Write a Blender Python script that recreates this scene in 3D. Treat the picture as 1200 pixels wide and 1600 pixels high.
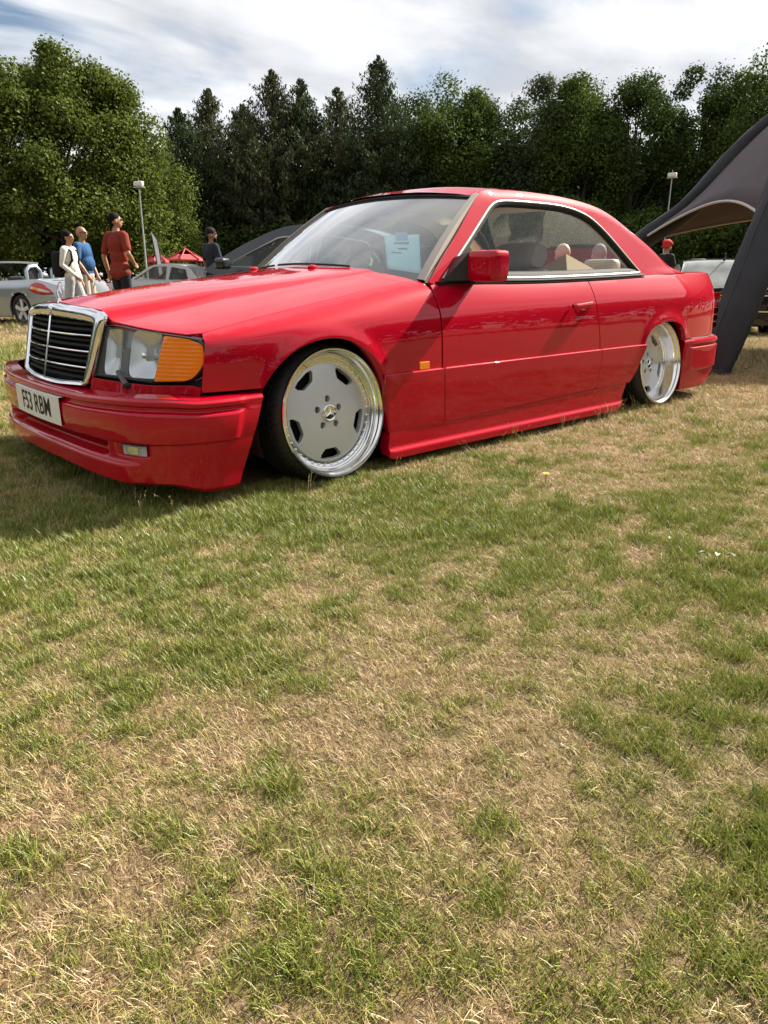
import bpy, bmesh, math, random
import numpy as np
from mathutils import Vector, Matrix, geometry
R = math.radians
for _o in list(bpy.data.objects): bpy.data.objects.remove(_o)
scn = bpy.context.scene
COL = scn.collection

# ------------------------------------------------------------------ camera
cd = bpy.data.cameras.new('camera'); cam = bpy.data.objects.new('camera', cd); COL.objects.link(cam)
CAM = np.array([-1.8566, -3.1814, 0.8314])
YAW, PITCH, ROLL = R(42.428), R(-18.146), R(0.166)
_f = np.array([math.sin(YAW)*math.cos(PITCH), math.cos(YAW)*math.cos(PITCH), math.sin(PITCH)])
_r = np.array([math.cos(YAW), -math.sin(YAW), 0.0]); _u = np.cross(_r, _f)
_r2 = _r*math.cos(ROLL)+_u*math.sin(ROLL); _u2 = -_r*math.sin(ROLL)+_u*math.cos(ROLL)
M4 = Matrix.Identity(4)
for i in range(3):
    M4[i][0] = _r2[i]; M4[i][1] = _u2[i]; M4[i][2] = -_f[i]; M4[i][3] = CAM[i]
cam.matrix_world = M4
cd.sensor_fit = 'HORIZONTAL'; cd.sensor_width = 36.0; cd.lens = 36.0*1134.3/1200.0
cd.clip_start = 0.05; cd.clip_end = 3000
scn.camera = cam
FWD = np.array([math.sin(YAW), math.cos(YAW)]); RGT = np.array([math.cos(YAW), -math.sin(YAW)])
def gp(right, depth):
    """ground-plan point from metres right of and ahead of the photographer's standpoint"""
    q = CAM[:2]+FWD*depth+RGT*right
    return float(q[0]), float(q[1])

# ------------------------------------------------------------------ sky and sun
SUN_EL, SUN_AZ = R(39.0), R(-4.5)          # azimuth measured from +X towards +Y
sun_dir = Vector((math.cos(SUN_EL)*math.cos(SUN_AZ), math.cos(SUN_EL)*math.sin(SUN_AZ), math.sin(SUN_EL)))
wd = bpy.data.worlds.new('World'); scn.world = wd; wd.use_nodes = True
nt = wd.node_tree; nt.nodes.clear()
def wn(t, **k):
    n = nt.nodes.new(t)
    for a, b in k.items(): setattr(n, a, b)
    return n
def wl(a, b): nt.links.new(a, b)
sky = wn('ShaderNodeTexSky', sky_type='NISHITA', sun_disc=False, sun_elevation=SUN_EL, altitude=60.0)
sky.sun_rotation = math.pi/2-SUN_AZ          # Blender measures from +Y clockwise
sky.air_density = 1.0; sky.dust_density = 1.2; sky.ozone_density = 1.0
tc = wn('ShaderNodeTexCoord')
sep = wn('ShaderNodeSeparateXYZ'); wl(tc.outputs['Generated'], sep.inputs[0])
mx = wn('ShaderNodeMath', operation='MAXIMUM'); wl(sep.outputs['Z'], mx.inputs[0]); mx.inputs[1].default_value = 0.0
ad = wn('ShaderNodeMath', operation='ADD'); wl(mx.outputs[0], ad.inputs[0]); ad.inputs[1].default_value = 0.16
dx = wn('ShaderNodeMath', operation='DIVIDE'); wl(sep.outputs['X'], dx.inputs[0]); wl(ad.outputs[0], dx.inputs[1])
dy = wn('ShaderNodeMath', operation='DIVIDE'); wl(sep.outputs['Y'], dy.inputs[0]); wl(ad.outputs[0], dy.inputs[1])
cmb = wn('ShaderNodeCombineXYZ'); wl(dx.outputs[0], cmb.inputs[0]); wl(dy.outputs[0], cmb.inputs[1])
mp = wn('ShaderNodeMapping'); wl(cmb.outputs[0], mp.inputs[0])
mp.inputs['Rotation'].default_value = (0, 0, R(28)); mp.inputs['Scale'].default_value = (0.85, 1.2, 1.0); mp.inputs['Location'].default_value = (3.1, 0.4, 0)
n1 = wn('ShaderNodeTexNoise'); wl(mp.outputs[0], n1.inputs['Vector'])
n1.inputs['Scale'].default_value = 1.15; n1.inputs['Detail'].default_value = 9; n1.inputs['Roughness'].default_value = 0.52; n1.inputs['Distortion'].default_value = 0.5
r1 = wn('ShaderNodeValToRGB'); wl(n1.outputs['Fac'], r1.inputs[0])
r1.color_ramp.elements[0].position = 0.31; r1.color_ramp.elements[0].color = (0, 0, 0, 1)
r1.color_ramp.elements[1].position = 0.46; r1.color_ramp.elements[1].color = (1, 1, 1, 1)
n2 = wn('ShaderNodeTexNoise'); wl(mp.outputs[0], n2.inputs['Vector'])
n2.inputs['Scale'].default_value = 2.3; n2.inputs['Detail'].default_value = 6; n2.inputs['Roughness'].default_value = 0.5
r2 = wn('ShaderNodeValToRGB'); wl(n2.outputs['Fac'], r2.inputs[0])
r2.color_ramp.elements[0].position = 0.34; r2.color_ramp.elements[0].color = (0.250, 0.260, 0.280, 1)
r2.color_ramp.elements[1].position = 0.68; r2.color_ramp.elements[1].color = (0.415, 0.42, 0.43, 1)
sc = wn('ShaderNodeVectorMath', operation='SCALE'); wl(sky.outputs[0], sc.inputs[0]); sc.inputs['Scale'].default_value = 0.042
mixc = wn('ShaderNodeMix', data_type='RGBA'); wl(r1.outputs[0], mixc.inputs[0]); wl(sc.outputs[0], mixc.inputs[6]); wl(r2.outputs[0], mixc.inputs[7])
bg = wn('ShaderNodeBackground'); wl(mixc.outputs[2], bg.inputs[0]); bg.inputs[1].default_value = 1.0
wo = wn('ShaderNodeOutputWorld'); wl(bg.outputs[0], wo.inputs[0])
sd = bpy.data.lights.new('sun', 'SUN'); sun = bpy.data.objects.new('sun', sd); COL.objects.link(sun)
sd.energy = 5.0; sd.angle = R(0.6); sd.color = (1.0, 0.93, 0.82)
sun.location = (8, -3, 10); sun.rotation_euler = (-sun_dir).to_track_quat('-Z', 'Y').to_euler()
scn.view_settings.view_transform = 'Standard'; scn.view_settings.look = 'None'
scn.view_settings.exposure = 1.42; scn.view_settings.gamma = 1.0; scn.view_settings.use_curve_mapping = False
try:
    scn.cycles.max_bounces = 8; scn.cycles.transparent_max_bounces = 16; scn.cycles.caustics_reflective = False; scn.cycles.caustics_refractive = False
    scn.cycles.sample_clamp_indirect = 6.0; scn.cycles.use_denoising = True
except Exception: pass
# ------------------------------------------------------------------ helpers
def cs(xs, ys):
    """natural cubic spline through the points; clamped linear outside"""
    xs = np.asarray(xs, float); ys = np.asarray(ys, float); n = len(xs); h = np.diff(xs)
    A = np.zeros((n, n)); b = np.zeros(n); A[0, 0] = A[-1, -1] = 1
    for i in range(1, n-1):
        A[i, i-1] = h[i-1]; A[i, i] = 2*(h[i-1]+h[i]); A[i, i+1] = h[i]
        b[i] = 6*((ys[i+1]-ys[i])/h[i]-(ys[i]-ys[i-1])/h[i-1])
    m = np.linalg.solve(A, b)
    def f(x):
        x = np.asarray(x, float); xc = np.clip(x, xs[0], xs[-1])
        i = np.clip(np.searchsorted(xs, xc, side='right')-1, 0, n-2)
        t = xc-xs[i]; H = h[i]
        v = ys[i]+t*((ys[i+1]-ys[i])/H-H*(2*m[i]+m[i+1])/6)+t*t*m[i]/2+t**3*(m[i+1]-m[i])/(6*H)
        s0 = (ys[1]-ys[0])/h[0]-h[0]*m[1]/6; s1 = (ys[-1]-ys[-2])/h[-1]+h[-1]*m[-2]/6
        return v+np.where(x < xs[0], (x-xs[0])*s0, 0)+np.where(x > xs[-1], (x-xs[-1])*s1, 0)
    return f
def sst(a, b, x):
    t = np.clip((np.asarray(x, float)-a)/(b-a), 0, 1); return t*t*(3-2*t)
def dense(poly, step, closed=True):
    out = []; n = len(poly)
    for i in range(n if closed else n-1):
        a = np.array(poly[i], float); b = np.array(poly[(i+1) % n], float)
        k = max(1, int(math.ceil(np.linalg.norm(b-a)/step)))
        for j in range(k): out.append(a+(b-a)*j/k)
    if not closed: out.append(np.array(poly[-1], float))
    return np.array(out)
def curve2(pts, n=40):
    """smooth open curve through 2D points"""
    pts = np.array(pts, float); d = np.r_[0, np.cumsum(np.linalg.norm(np.diff(pts, axis=0), axis=1))]
    t = np.linspace(0, d[-1], n)
    return np.stack([cs(d, pts[:, k])(t) for k in range(pts.shape[1])], 1)
def rounded(poly, r, n=5):
    """round the corners of a closed polygon"""
    out = []; m = len(poly)
    for i in range(m):
        p = np.array(poly[i], float); a = np.array(poly[i-1], float); b = np.array(poly[(i+1) % m], float)
        rr = r[i] if hasattr(r, '__len__') else r
        ua, ub = a-p, b-p; la, lb = np.linalg.norm(ua), np.linalg.norm(ub); k = min(rr, la*.49, lb*.49)
        if k < 1e-6: out.append(p); continue
        A, B = p+ua/la*k, p+ub/lb*k
        for j in range(n+1):
            t = j/n; out.append((1-t)**2*A+2*t*(1-t)*p+t*t*B)
    return np.array(out)
def inside(poly, pts):
    x, y = pts[:, 0], pts[:, 1]; res = np.zeros(len(pts), bool); n = len(poly)
    for i in range(n):
        x1, y1 = poly[i]; x2, y2 = poly[(i+1) % n]
        c = (y1 > y) != (y2 > y)
        with np.errstate(divide='ignore', invalid='ignore'):
            res ^= c & (x < (x2-x1)*(y-y1)/(y2-y1+1e-15)+x1)
    return res
def segdist(poly, pts):
    d = np.full(len(pts), 1e9); n = len(poly)
    for i in range(n):
        a, b = poly[i], poly[(i+1) % n]; ab = b-a; L = max(ab@ab, 1e-12)
        t = np.clip(((pts-a)@ab)/L, 0, 1); q = a+t[:, None]*ab
        d = np.minimum(d, np.linalg.norm(pts-q, axis=1))
    return d
def link(name, me, mat=None, parent=None):
    o = bpy.data.objects.new(name, me); COL.objects.link(o)
    if mat is not None:
        for m in (mat if isinstance(mat, (list, tuple)) else [mat]): me.materials.append(m)
    if parent is not None: o.parent = parent
    return o
def mesh(name, V, F, mat=None, parent=None, smooth=True, sharp=None):
    me = bpy.data.meshes.new(name)
    me.from_pydata([tuple(map(float, v)) for v in V], [], [tuple(map(int, f)) for f in F]); me.update()
    if smooth: me.shade_smooth()
    if sharp is not None: me.set_sharp_from_angle(angle=R(sharp))
    return link(name, me, mat, parent)
def empty(name, loc=(0, 0, 0), rz=0.0):
    o = bpy.data.objects.new(name, None); COL.objects.link(o); o.location = loc; o.rotation_euler = (0, 0, rz); o.empty_display_size = .1
    return o
def tag(o, label=None, cat=None, group=None, kind=None):
    if label: o['label'] = label
    if cat: o['category'] = cat
    if group: o['group'] = group
    if kind: o['kind'] = kind
    return o
def panel(name, fn, outer, holes=(), step=.03, mat=None, parent=None, skirt=.012, bevel=.0015, flip=False, bstep=None, outward=None):
    """a sheet cut to an outline in parameter space and laid on the surface fn, with rolled edges"""
    bstep = bstep or step*.7
    loops = [dense(outer, bstep)]+[dense(h, bstep) for h in holes]
    lo, hi = loops[0].min(0), loops[0].max(0)
    gx = np.arange(lo[0]+step*.37, hi[0], step); gy = np.arange(lo[1]+step*.41, hi[1], step)
    if len(gx) and len(gy):
        G = np.stack(np.meshgrid(gx, gy, indexing='ij'), -1).reshape(-1, 2)
        G[:, 0] += (np.arange(len(G)) % 2)*step*.01
        ok = inside(loops[0], G) & (segdist(loops[0], G) > step*.45)
        for h in loops[1:]: ok &= ~inside(h, G) & (segdist(h, G) > step*.45)
        G = G[ok]
    else: G = np.zeros((0, 2))
    P = []; E = []
    for L in loops:
        b = len(P); P += [Vector((float(a), float(c))) for a, c in L]
        E += [(b+i, b+(i+1) % len(L)) for i in range(len(L))]
    nb = len(P); P += [Vector((float(a), float(c))) for a, c in G]
    vo, eo, fo, _, _, _ = geometry.delaunay_2d_cdt(P, E, [], 2, 1e-7)
    UV = np.array([(v[0], v[1]) for v in vo])
    def ev(q): return np.stack(fn(q[:, 0], q[:, 1]), 1)
    S = ev(UV); e = 4e-3
    du = ev(UV+[e, 0])-ev(UV-[e, 0]); dv = ev(UV+[0, e])-ev(UV-[0, e])
    N = np.cross(du, dv); N /= np.linalg.norm(N, axis=1)[:, None]+1e-12
    if outward is not None: flip = (N@np.array(outward)).mean() < 0
    if flip: N = -N
    F = []
    cen_ = np.array([UV[list(f)].mean(0) for f in fo]); keep_ = inside(loops[0], cen_)
    for h in loops[1:]: keep_ &= ~inside(h, cen_)
    fo = [f for f, k in zip(fo, keep_) if k]
    for f in fo:
        a, b, c = f[:3]; n = np.cross(S[b]-S[a], S[c]-S[a])
        F.append(tuple(f) if n@N[a] > 0 else tuple(reversed(f)))
    V = [S]; NN = [N]; cnt = len(S)
    if skirt:
        for k, L in enumerate(loops):
            idx = []
            for q in L: idx.append(int(np.argmin(((UV-q)**2).sum(1))))
            idx = np.array(idx); m = len(idx); s = S[idx]; n = N[idx]
            tan = np.roll(s, -1, 0)-np.roll(s, 1, 0); out = np.cross(tan, n); out /= np.linalg.norm(out, axis=1)[:, None]+1e-12
            cen = loops[0].mean(0)
            # orientation: out must leave the sheet
            area = 0.5*np.sum(L[:, 0]*np.roll(L[:, 1], -1)-np.roll(L[:, 0], -1)*L[:, 1])
            want = 1 if (area > 0) else -1
            if k: want = -want
            if flip: want = -want
            out = out*want
            a = s+out*bevel-n*bevel; b = a-n*skirt
            V += [a, a, b]; NN += [(out*.9+n*.1), out, out]
            for i in range(m):
                j = (i+1) % m
                for q in ((idx[i], idx[j], cnt+j, cnt+i), (cnt+m+i, cnt+m+j, cnt+2*m+j, cnt+2*m+i)):
                    F.append(q)
            cnt += 3*m
    V = np.concatenate(V); NN = np.concatenate(NN); NN /= np.linalg.norm(NN, axis=1)[:, None]+1e-12
    F2 = []
    for f in F:
        n = np.cross(V[f[1]]-V[f[0]], V[f[2]]-V[f[0]])
        if np.linalg.norm(n) < 1e-12 and len(f) == 4: n = np.cross(V[f[2]]-V[f[0]], V[f[3]]-V[f[0]])
        F2.append(f if n@(NN[f[0]]+NN[f[2]]) >= 0 else tuple(reversed(f)))
    o = mesh(name, V, F2, mat, parent)
    o.data.normals_split_custom_set_from_vertices([tuple(map(float, v)) for v in NN])
    return o
def rows(name, Rw, mat=None, parent=None, closed=False, caps=False, sharp=40, smooth=True):
    """skin a list of equally long point rows"""
    Rw = [np.asarray(r, float) for r in Rw]; m = len(Rw[0]); V = np.concatenate(Rw); F = []
    for i in range(len(Rw)-1):
        for j in range(m if closed else m-1):
            k = (j+1) % m; F.append((i*m+j, i*m+k, (i+1)*m+k, (i+1)*m+j))
    if caps:
        F.append(tuple(range(m-1, -1, -1))); F.append(tuple((len(Rw)-1)*m+j for j in range(m)))
    return mesh(name, V, F, mat, parent, smooth, sharp)
def revolve(name, prof, n, mat=None, parent=None, sharp=35, axis='y'):
    """profile of (radius, axial) turned about the axis"""
    t = np.linspace(0, 2*np.pi, n, endpoint=False); Rw = []
    for r, a in prof:
        c, s = r*np.cos(t), r*np.sin(t); k = np.full(n, a)
        Rw.append(np.stack([c, k, s], 1) if axis == 'y' else (np.stack([c, s, k], 1) if axis == 'z' else np.stack([k, c, s], 1)))
    return rows(name, Rw, mat, parent, closed=True, sharp=sharp)
class MB:
    """collects simple solids into one mesh"""
    def __init__(s): s.V = []; s.F = []
    def add(s, V, F):
        b = len(s.V); s.V += [tuple(map(float, v)) for v in V]; s.F += [tuple(b+i for i in f) for f in F]; return s
    def box(s, c, d, rot=None, taper=1.0):
        c = np.array(c, float); h = np.array(d, float)/2; P = []
        for z in (-1, 1):
            k = taper if z > 0 else 1.0
            for x, y in ((-1, -1), (1, -1), (1, 1), (-1, 1)): P.append(np.array([x*h[0]*k, y*h[1]*k, z*h[2]]))
        P = np.array(P)
        if rot is not None: P = P@np.array(rot.to_matrix() if hasattr(rot, 'to_matrix') else rot).T
        return s.add(P+c, [(3, 2, 1, 0), (4, 5, 6, 7), (0, 1, 5, 4), (1, 2, 6, 5), (2, 3, 7, 6), (3, 0, 4, 7)])
    def tube(s, pts, rad, n=8, caps=True):
        pts = np.array(pts, float); m = len(pts); rad = np.full(m, rad) if np.isscalar(rad) else np.array(rad, float)
        tan = np.gradient(pts, axis=0); tan /= np.linalg.norm(tan, axis=1)[:, None]+1e-12
        up = np.array([0, 0, 1.]) if abs(tan[0][2]) < .9 else np.array([1., 0, 0]); b = len(s.V); V = []; F = []
        a = np.cross(tan[0], up); a /= np.linalg.norm(a)
        for i in range(m):
            a = a-tan[i]*(a@tan[i]); a /= np.linalg.norm(a)+1e-12; c = np.cross(tan[i], a)
            for j in range(n):
                w = 2*np.pi*j/n; V.append(pts[i]+rad[i]*(a*math.cos(w)+c*math.sin(w)))
        for i in range(m-1):
            for j in range(n): F.append((i*n+j, i*n+(j+1) % n, (i+1)*n+(j+1) % n, (i+1)*n+j))
        if caps: F += [tuple(range(n-1, -1, -1)), tuple((m-1)*n+j for j in range(n))]
        return s.add(V, F)
    def ball(s, c, r, nu=12, nv=8):
        c = np.array(c, float); r = np.array([r]*3 if np.isscalar(r) else r, float); V = [c+[0, 0, r[2]]]; F = []
        for i in range(1, nv):
            p = math.pi*i/nv
            for j in range(nu):
                w = 2*math.pi*j/nu; V.append(c+r*[math.sin(p)*math.cos(w), math.sin(p)*math.sin(w), math.cos(p)])
        V.append(c-[0, 0, r[2]]); L = len(V)-1
        for j in range(nu): F.append((0, 1+j, 1+(j+1) % nu)); F.append((L, L-1-j, L-1-(j+1) % nu))
        for i in range(nv-2):
            for j in range(nu):
                a = 1+i*nu+j; b2 = 1+i*nu+(j+1) % nu; F.append((a, a+nu, b2+nu, b2))
        return s.add(V, F)
    def build(s, name, mat=None, parent=None, smooth=True, sharp=40, bevel=0.0, seg=2):
        o = mesh(name, s.V, s.F, mat, parent, smooth, None)
        if bevel:
            bm = bmesh.new(); bm.from_mesh(o.data)
            ed = [e for e in bm.edges if len(e.link_faces) == 2 and e.calc_face_angle(0) > R(30)]
            bmesh.ops.bevel(bm, geom=ed, offset=bevel, segments=seg, profile=.6, affect='EDGES', clamp_overlap=True)
            bm.to_mesh(o.data); bm.free(); o.data.shade_smooth()
        if sharp: o.data.set_sharp_from_angle(angle=R(sharp))
        return o
def text_mesh(name, s, size, mat, parent, place, depth=.0008, sx=1.0, align='CENTER', bold=0.0):
    """flat lettering; place maps (u, v, h) arrays to points"""
    cu = bpy.data.curves.new(name+'_c', 'FONT'); cu.body = s; cu.size = size; cu.align_x = align; cu.align_y = 'CENTER'; cu.extrude = depth; cu.offset = bold
    o = bpy.data.objects.new(name+'_c', cu); COL.objects.link(o); bpy.context.view_layer.update()
    me = bpy.data.meshes.new_from_object(o.evaluated_get(bpy.context.evaluated_depsgraph_get()))
    bpy.data.objects.remove(o); bpy.data.curves.remove(cu)
    V = np.array([v.co[:] for v in me.vertices]); F = [tuple(p.vertices) for p in me.polygons]; bpy.data.meshes.remove(me)
    return mesh(name, np.stack(place(V[:, 0]*sx, V[:, 1], V[:, 2]), 1), F, mat, parent, smooth=False)

# ------------------------------------------------------------------ materials
def mat(name, col=(.5, .5, .5), rough=.5, metal=0.0, coat=0.0, spec=.5, **k):
    m = bpy.data.materials.new(name); m.use_nodes = True; b = m.node_tree.nodes['Principled BSDF']
    b.inputs['Base Color'].default_value = (*col, 1); b.inputs['Roughness'].default_value = rough; b.inputs['Metallic'].default_value = metal
    b.inputs['Coat Weight'].default_value = coat; b.inputs['Coat Roughness'].default_value = .02; b.inputs['Specular IOR Level'].default_value = spec
    for a, v in k.items(): b.inputs[a.replace('_', ' ')].default_value = v
    return m
def vary(m, scale=8.0, amt=.25, bump=0.0, bscale=None, detail=5.0, rough=0.0, coord='Object', stretch=(1, 1, 1)):
    """noise on colour (value), roughness and relief"""
    t = m.node_tree; b = t.nodes['Principled BSDF']; L = t.links.new
    tc = t.nodes.new('ShaderNodeTexCoord'); mp = t.nodes.new('ShaderNodeMapping'); L(tc.outputs[coord], mp.inputs[0]); mp.inputs['Scale'].default_value = stretch
    n = t.nodes.new('ShaderNodeTexNoise'); L(mp.outputs[0], n.inputs['Vector']); n.inputs['Scale'].default_value = scale; n.inputs['Detail'].default_value = detail
    if amt:
        c = b.inputs['Base Color'].default_value[:3]
        r = t.nodes.new('ShaderNodeValToRGB'); L(n.outputs['Fac'], r.inputs[0])
        r.color_ramp.elements[0].position = .3; r.color_ramp.elements[1].position = .7
        r.color_ramp.elements[0].color = (*[x*(1-amt) for x in c], 1); r.color_ramp.elements[1].color = (*[min(1, x*(1+amt)) for x in c], 1)
        L(r.outputs[0], b.inputs['Base Color'])
    if rough:
        mr = t.nodes.new('ShaderNodeMapRange'); L(n.outputs['Fac'], mr.inputs[0]); r0 = b.inputs['Roughness'].default_value
        mr.inputs[3].default_value = max(0, r0-rough); mr.inputs[4].default_value = r0+rough; L(mr.outputs[0], b.inputs['Roughness'])
    if bump:
        n2 = t.nodes.new('ShaderNodeTexNoise'); L(mp.outputs[0], n2.inputs['Vector']); n2.inputs['Scale'].default_value = bscale or scale*4; n2.inputs['Detail'].default_value = 4
        bp = t.nodes.new('ShaderNodeBump'); bp.inputs['Strength'].default_value = bump; bp.inputs['Distance'].default_value = .01
        L(n2.outputs['Fac'], bp.inputs['Height']); L(bp.outputs[0], b.inputs['Normal'])
    return m
def thin_glass(name, tint=(.8, .9, .88), ior=1.5, rough=.0, film=0.0, refl=.75):
    m = bpy.data.materials.new(name); m.use_nodes = True; t = m.node_tree; t.nodes.clear(); L = t.links.new
    tr = t.nodes.new('ShaderNodeBsdfTransparent'); tr.inputs[0].default_value = (*tint, 1)
    gl = t.nodes.new('ShaderNodeBsdfGlossy'); gl.inputs['Roughness'].default_value = rough; gl.inputs[0].default_value = (1, 1, 1, 1)
    fr = t.nodes.new('ShaderNodeFresnel'); gb = t.nodes.new('ShaderNodeNewGeometry'); mi = t.nodes.new('ShaderNodeMapRange'); L(gb.outputs['Backfacing'], mi.inputs[0])
    mi.inputs[3].default_value = ior; mi.inputs[4].default_value = 1/ior; L(mi.outputs[0], fr.inputs[0])      # a thin pane reflects alike from either side
    mu = t.nodes.new('ShaderNodeMath'); mu.operation = 'MULTIPLY_ADD'; L(fr.outputs[0], mu.inputs[0]); mu.inputs[1].default_value = refl; mu.inputs[2].default_value = .0; mu.use_clamp = True
    mx = t.nodes.new('ShaderNodeMixShader'); L(mu.outputs[0], mx.inputs[0]); L(tr.outputs[0], mx.inputs[1]); L(gl.outputs[0], mx.inputs[2])
    last = mx
    if film:
        df = t.nodes.new('ShaderNodeBsdfDiffuse'); df.inputs[0].default_value = (.6, .62, .6, 1)
        tc = t.nodes.new('ShaderNodeTexCoord'); n = t.nodes.new('ShaderNodeTexNoise'); L(tc.outputs['Object'], n.inputs['Vector']); n.inputs['Scale'].default_value = 4; n.inputs['Detail'].default_value = 6
        mr = t.nodes.new('ShaderNodeMapRange'); L(n.outputs['Fac'], mr.inputs[0]); mr.inputs[3].default_value = film*.4; mr.inputs[4].default_value = film*1.4
        m2 = t.nodes.new('ShaderNodeMixShader'); L(mr.outputs[0], m2.inputs[0]); L(mx.outputs[0], m2.inputs[1]); L(df.outputs[0], m2.inputs[2]); last = m2
    o = t.nodes.new('ShaderNodeOutputMaterial'); L(last.outputs[0], o.inputs[0])
    return m
M = {}
M['red'] = mat('red_paint', (.40, .0006, .0135), .45, 0, 1.0, .02, Coat_IOR=1.45); M['red'].node_tree.nodes['Principled BSDF'].inputs['Coat Roughness'].default_value = .006
_t = M['red'].node_tree; _b = _t.nodes['Principled BSDF']; _tc = _t.nodes.new('ShaderNodeTexCoord'); _n = _t.nodes.new('ShaderNodeTexNoise'); _t.links.new(_tc.outputs['Object'], _n.inputs['Vector']); _n.inputs['Scale'].default_value = 7; _n.inputs['Detail'].default_value = 3
_bp = _t.nodes.new('ShaderNodeBump'); _bp.inputs['Strength'].default_value = .12; _bp.inputs['Distance'].default_value = .004; _t.links.new(_n.outputs['Fac'], _bp.inputs['Height']); _t.links.new(_bp.outputs[0], _b.inputs['Coat Normal'])      # faint panel waviness
M['black'] = mat('black_plastic', (.012, .012, .013), .45); vary(M['black'], 60, .2, .05)
M['tyre'] = mat('tyre_rubber', (.016, .016, .017), .6); vary(M['tyre'], 40, .3, .1, 150)
M['rubber'] = mat('rubber', (.013, .013, .013), .75); vary(M['rubber'], 30, .35, .15, 120)
M['dark'] = mat('underseal', (.006, .006, .006), .9)
M['chrome'] = mat('chrome', (.82, .83, .85), .06, 1.0)
M['brushed'] = mat('anodised_trim', (.34, .32, .29), .38, .6)
M['strip'] = mat('screen_strip', (.36, .33, .29), .5, .2)
M['polish'] = mat('polished_alloy', (.82, .81, .79), .17, 1.0)
M['silver'] = mat('silver_paint', (.66, .66, .67), .35, .35, .6)
M['glass'] = thin_glass('window_glass', (.90, .93, .91))
M['screen'] = thin_glass('windscreen_glass', (.70, .88, .88), 1.6, 0, .07, 2.4)
M['lens'] = thin_glass('lamp_glass', (.86, .88, .88), 1.45, .08)
M['amber'] = mat('amber_lens', (.80, .24, .005), .12, 0, .6, Subsurface_Weight=.15)
M['redlens'] = mat('red_lens', (.45, .01, .01), .12, 0, .6)
M['beige'] = mat('beige_leather', (.42, .36, .28), .5); vary(M['beige'], 20, .1, .1, 90)
M['taupe'] = mat('taupe_leather', (.20, .155, .135), .42); vary(M['taupe'], 16, .12, .12, 120)
M['headl'] = mat('headliner', (.66, .59, .46), .9)
M['plate'] = mat('plate_white', (.74, .74, .70), .35)
M['ink'] = mat('ink_black', (.012, .012, .013), .4)
M['reflector'] = mat('lamp_reflector', (.72, .73, .74), .26, 1.0)
M['lampwiper'] = mat('wiper_grey', (.10, .10, .11), .5)
M['lampgrey'] = mat('lamp_bowl_grey', (.42, .43, .44), .45)
M['carpet'] = mat('carpet', (.10, .085, .07), .95)
def ribbed(m, axis, scale, strength):
    t = m.node_tree; b = t.nodes.get('Principled BSDF') or [n for n in t.nodes if n.type == 'BSDF_GLOSSY'][0]; L = t.links.new
    tc = t.nodes.new('ShaderNodeTexCoord'); w = t.nodes.new('ShaderNodeTexWave'); w.bands_direction = axis; w.inputs['Scale'].default_value = scale; L(tc.outputs['Object'], w.inputs['Vector'])
    bp = t.nodes.new('ShaderNodeBump'); bp.inputs['Strength'].default_value = strength; bp.inputs['Distance'].default_value = .004; L(w.outputs['Fac'], bp.inputs['Height']); L(bp.outputs[0], b.inputs['Normal']); return m
M['amber_rib'] = ribbed(mat('amber_lens_ribbed', (.86, .20, .002), .08, 0, 1.0), 'Z', 22, .06)
M['ribglass'] = ribbed(thin_glass('headlamp_glass', (.86, .88, .88), 1.5, .08, .09), 'Y', 40, .35)
M['slat'] = mat('slat_black', (.010, .010, .011), .65, spec=.2)
M['card'] = mat('cardboard', (.40, .30, .18), .9)
M['gap'] = mat('shutline_black', (.004, .004, .004), .8)
# ------------------------------------------------------------------ field
rng = np.random.default_rng(7)
def vnoise(x, y, f, seed=0):
    """smooth value noise, vectorised"""
    x = np.asarray(x)*f+1000+seed*17.3; y = np.asarray(y)*f+1000+seed*9.1; xi = np.floor(x).astype(np.int64); yi = np.floor(y).astype(np.int64); fx = x-xi; fy = y-yi
    fx = fx*fx*(3-2*fx); fy = fy*fy*(3-2*fy)
    def h(a, b):
        n = (a*374761393+b*668265263+seed*974634777) & 0xffffffff; n = ((n ^ (n >> 13))*1274126177) & 0xffffffff; return ((n ^ (n >> 16)) & 0xffff)/65535.0
    return (h(xi, yi)*(1-fx)+h(xi+1, yi)*fx)*(1-fy)+(h(xi, yi+1)*(1-fx)+h(xi+1, yi+1)*fx)*fy
def fbm(x, y, f, seed=0, o=4): return sum(vnoise(x, y, f*2**k, seed+k)*.5**k for k in range(o))/sum(.5**k for k in range(o))
def ground_z(x, y):
    d = np.hypot(np.asarray(x, float)-.5, np.asarray(y, float)+.8); return -.26*sst(5.0, 18.0, d)
def dryness(x, y):
    """0 = green, 1 = parched, over the field"""
    x = np.asarray(x, float); y = np.asarray(y, float)
    d = .50+.65*(fbm(x, y, 1.5, 3)-.5)+1.4*(fbm(x, y, 6.5, 11)-.5)+1.2*(fbm(x, y, 20, 31, 2)-.5)
    d += .42*sst(.2, 2.0, x)*sst(-2.0, -1.2, y)+.12*sst(4, 10, np.hypot(x, y))
    dc = (x-CAM[0])*FWD[0]+(y-CAM[1])*FWD[1]; d -= .13*sst(1.15, 1.6, dc)*sst(3.3, 2.4, dc)
    for cx, cy, r, a in GREEN: d -= .5*a*np.exp(-((x-cx)**2+(y-cy)**2)/r**2)
    for cx, cy, r, a in DRY: d += .7*a*np.exp(-((x-cx)**2+(y-cy)**2)/r**2)
    return np.clip(d, 0, 1)
GREEN = [(-.62, -.98, .42, .40), (-.25, -.98, .40, .35), (.15, -1.05, .3, .3), (-.42, -1.45, .45, .42), (.12, -1.52, .35, .40), (-.05, -1.82, .26, .45), (-1.0, -1.25, .35, .3), (-1.55, -2.15, .26, .5), (-.28, -2.35, .16, .35)]
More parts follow.
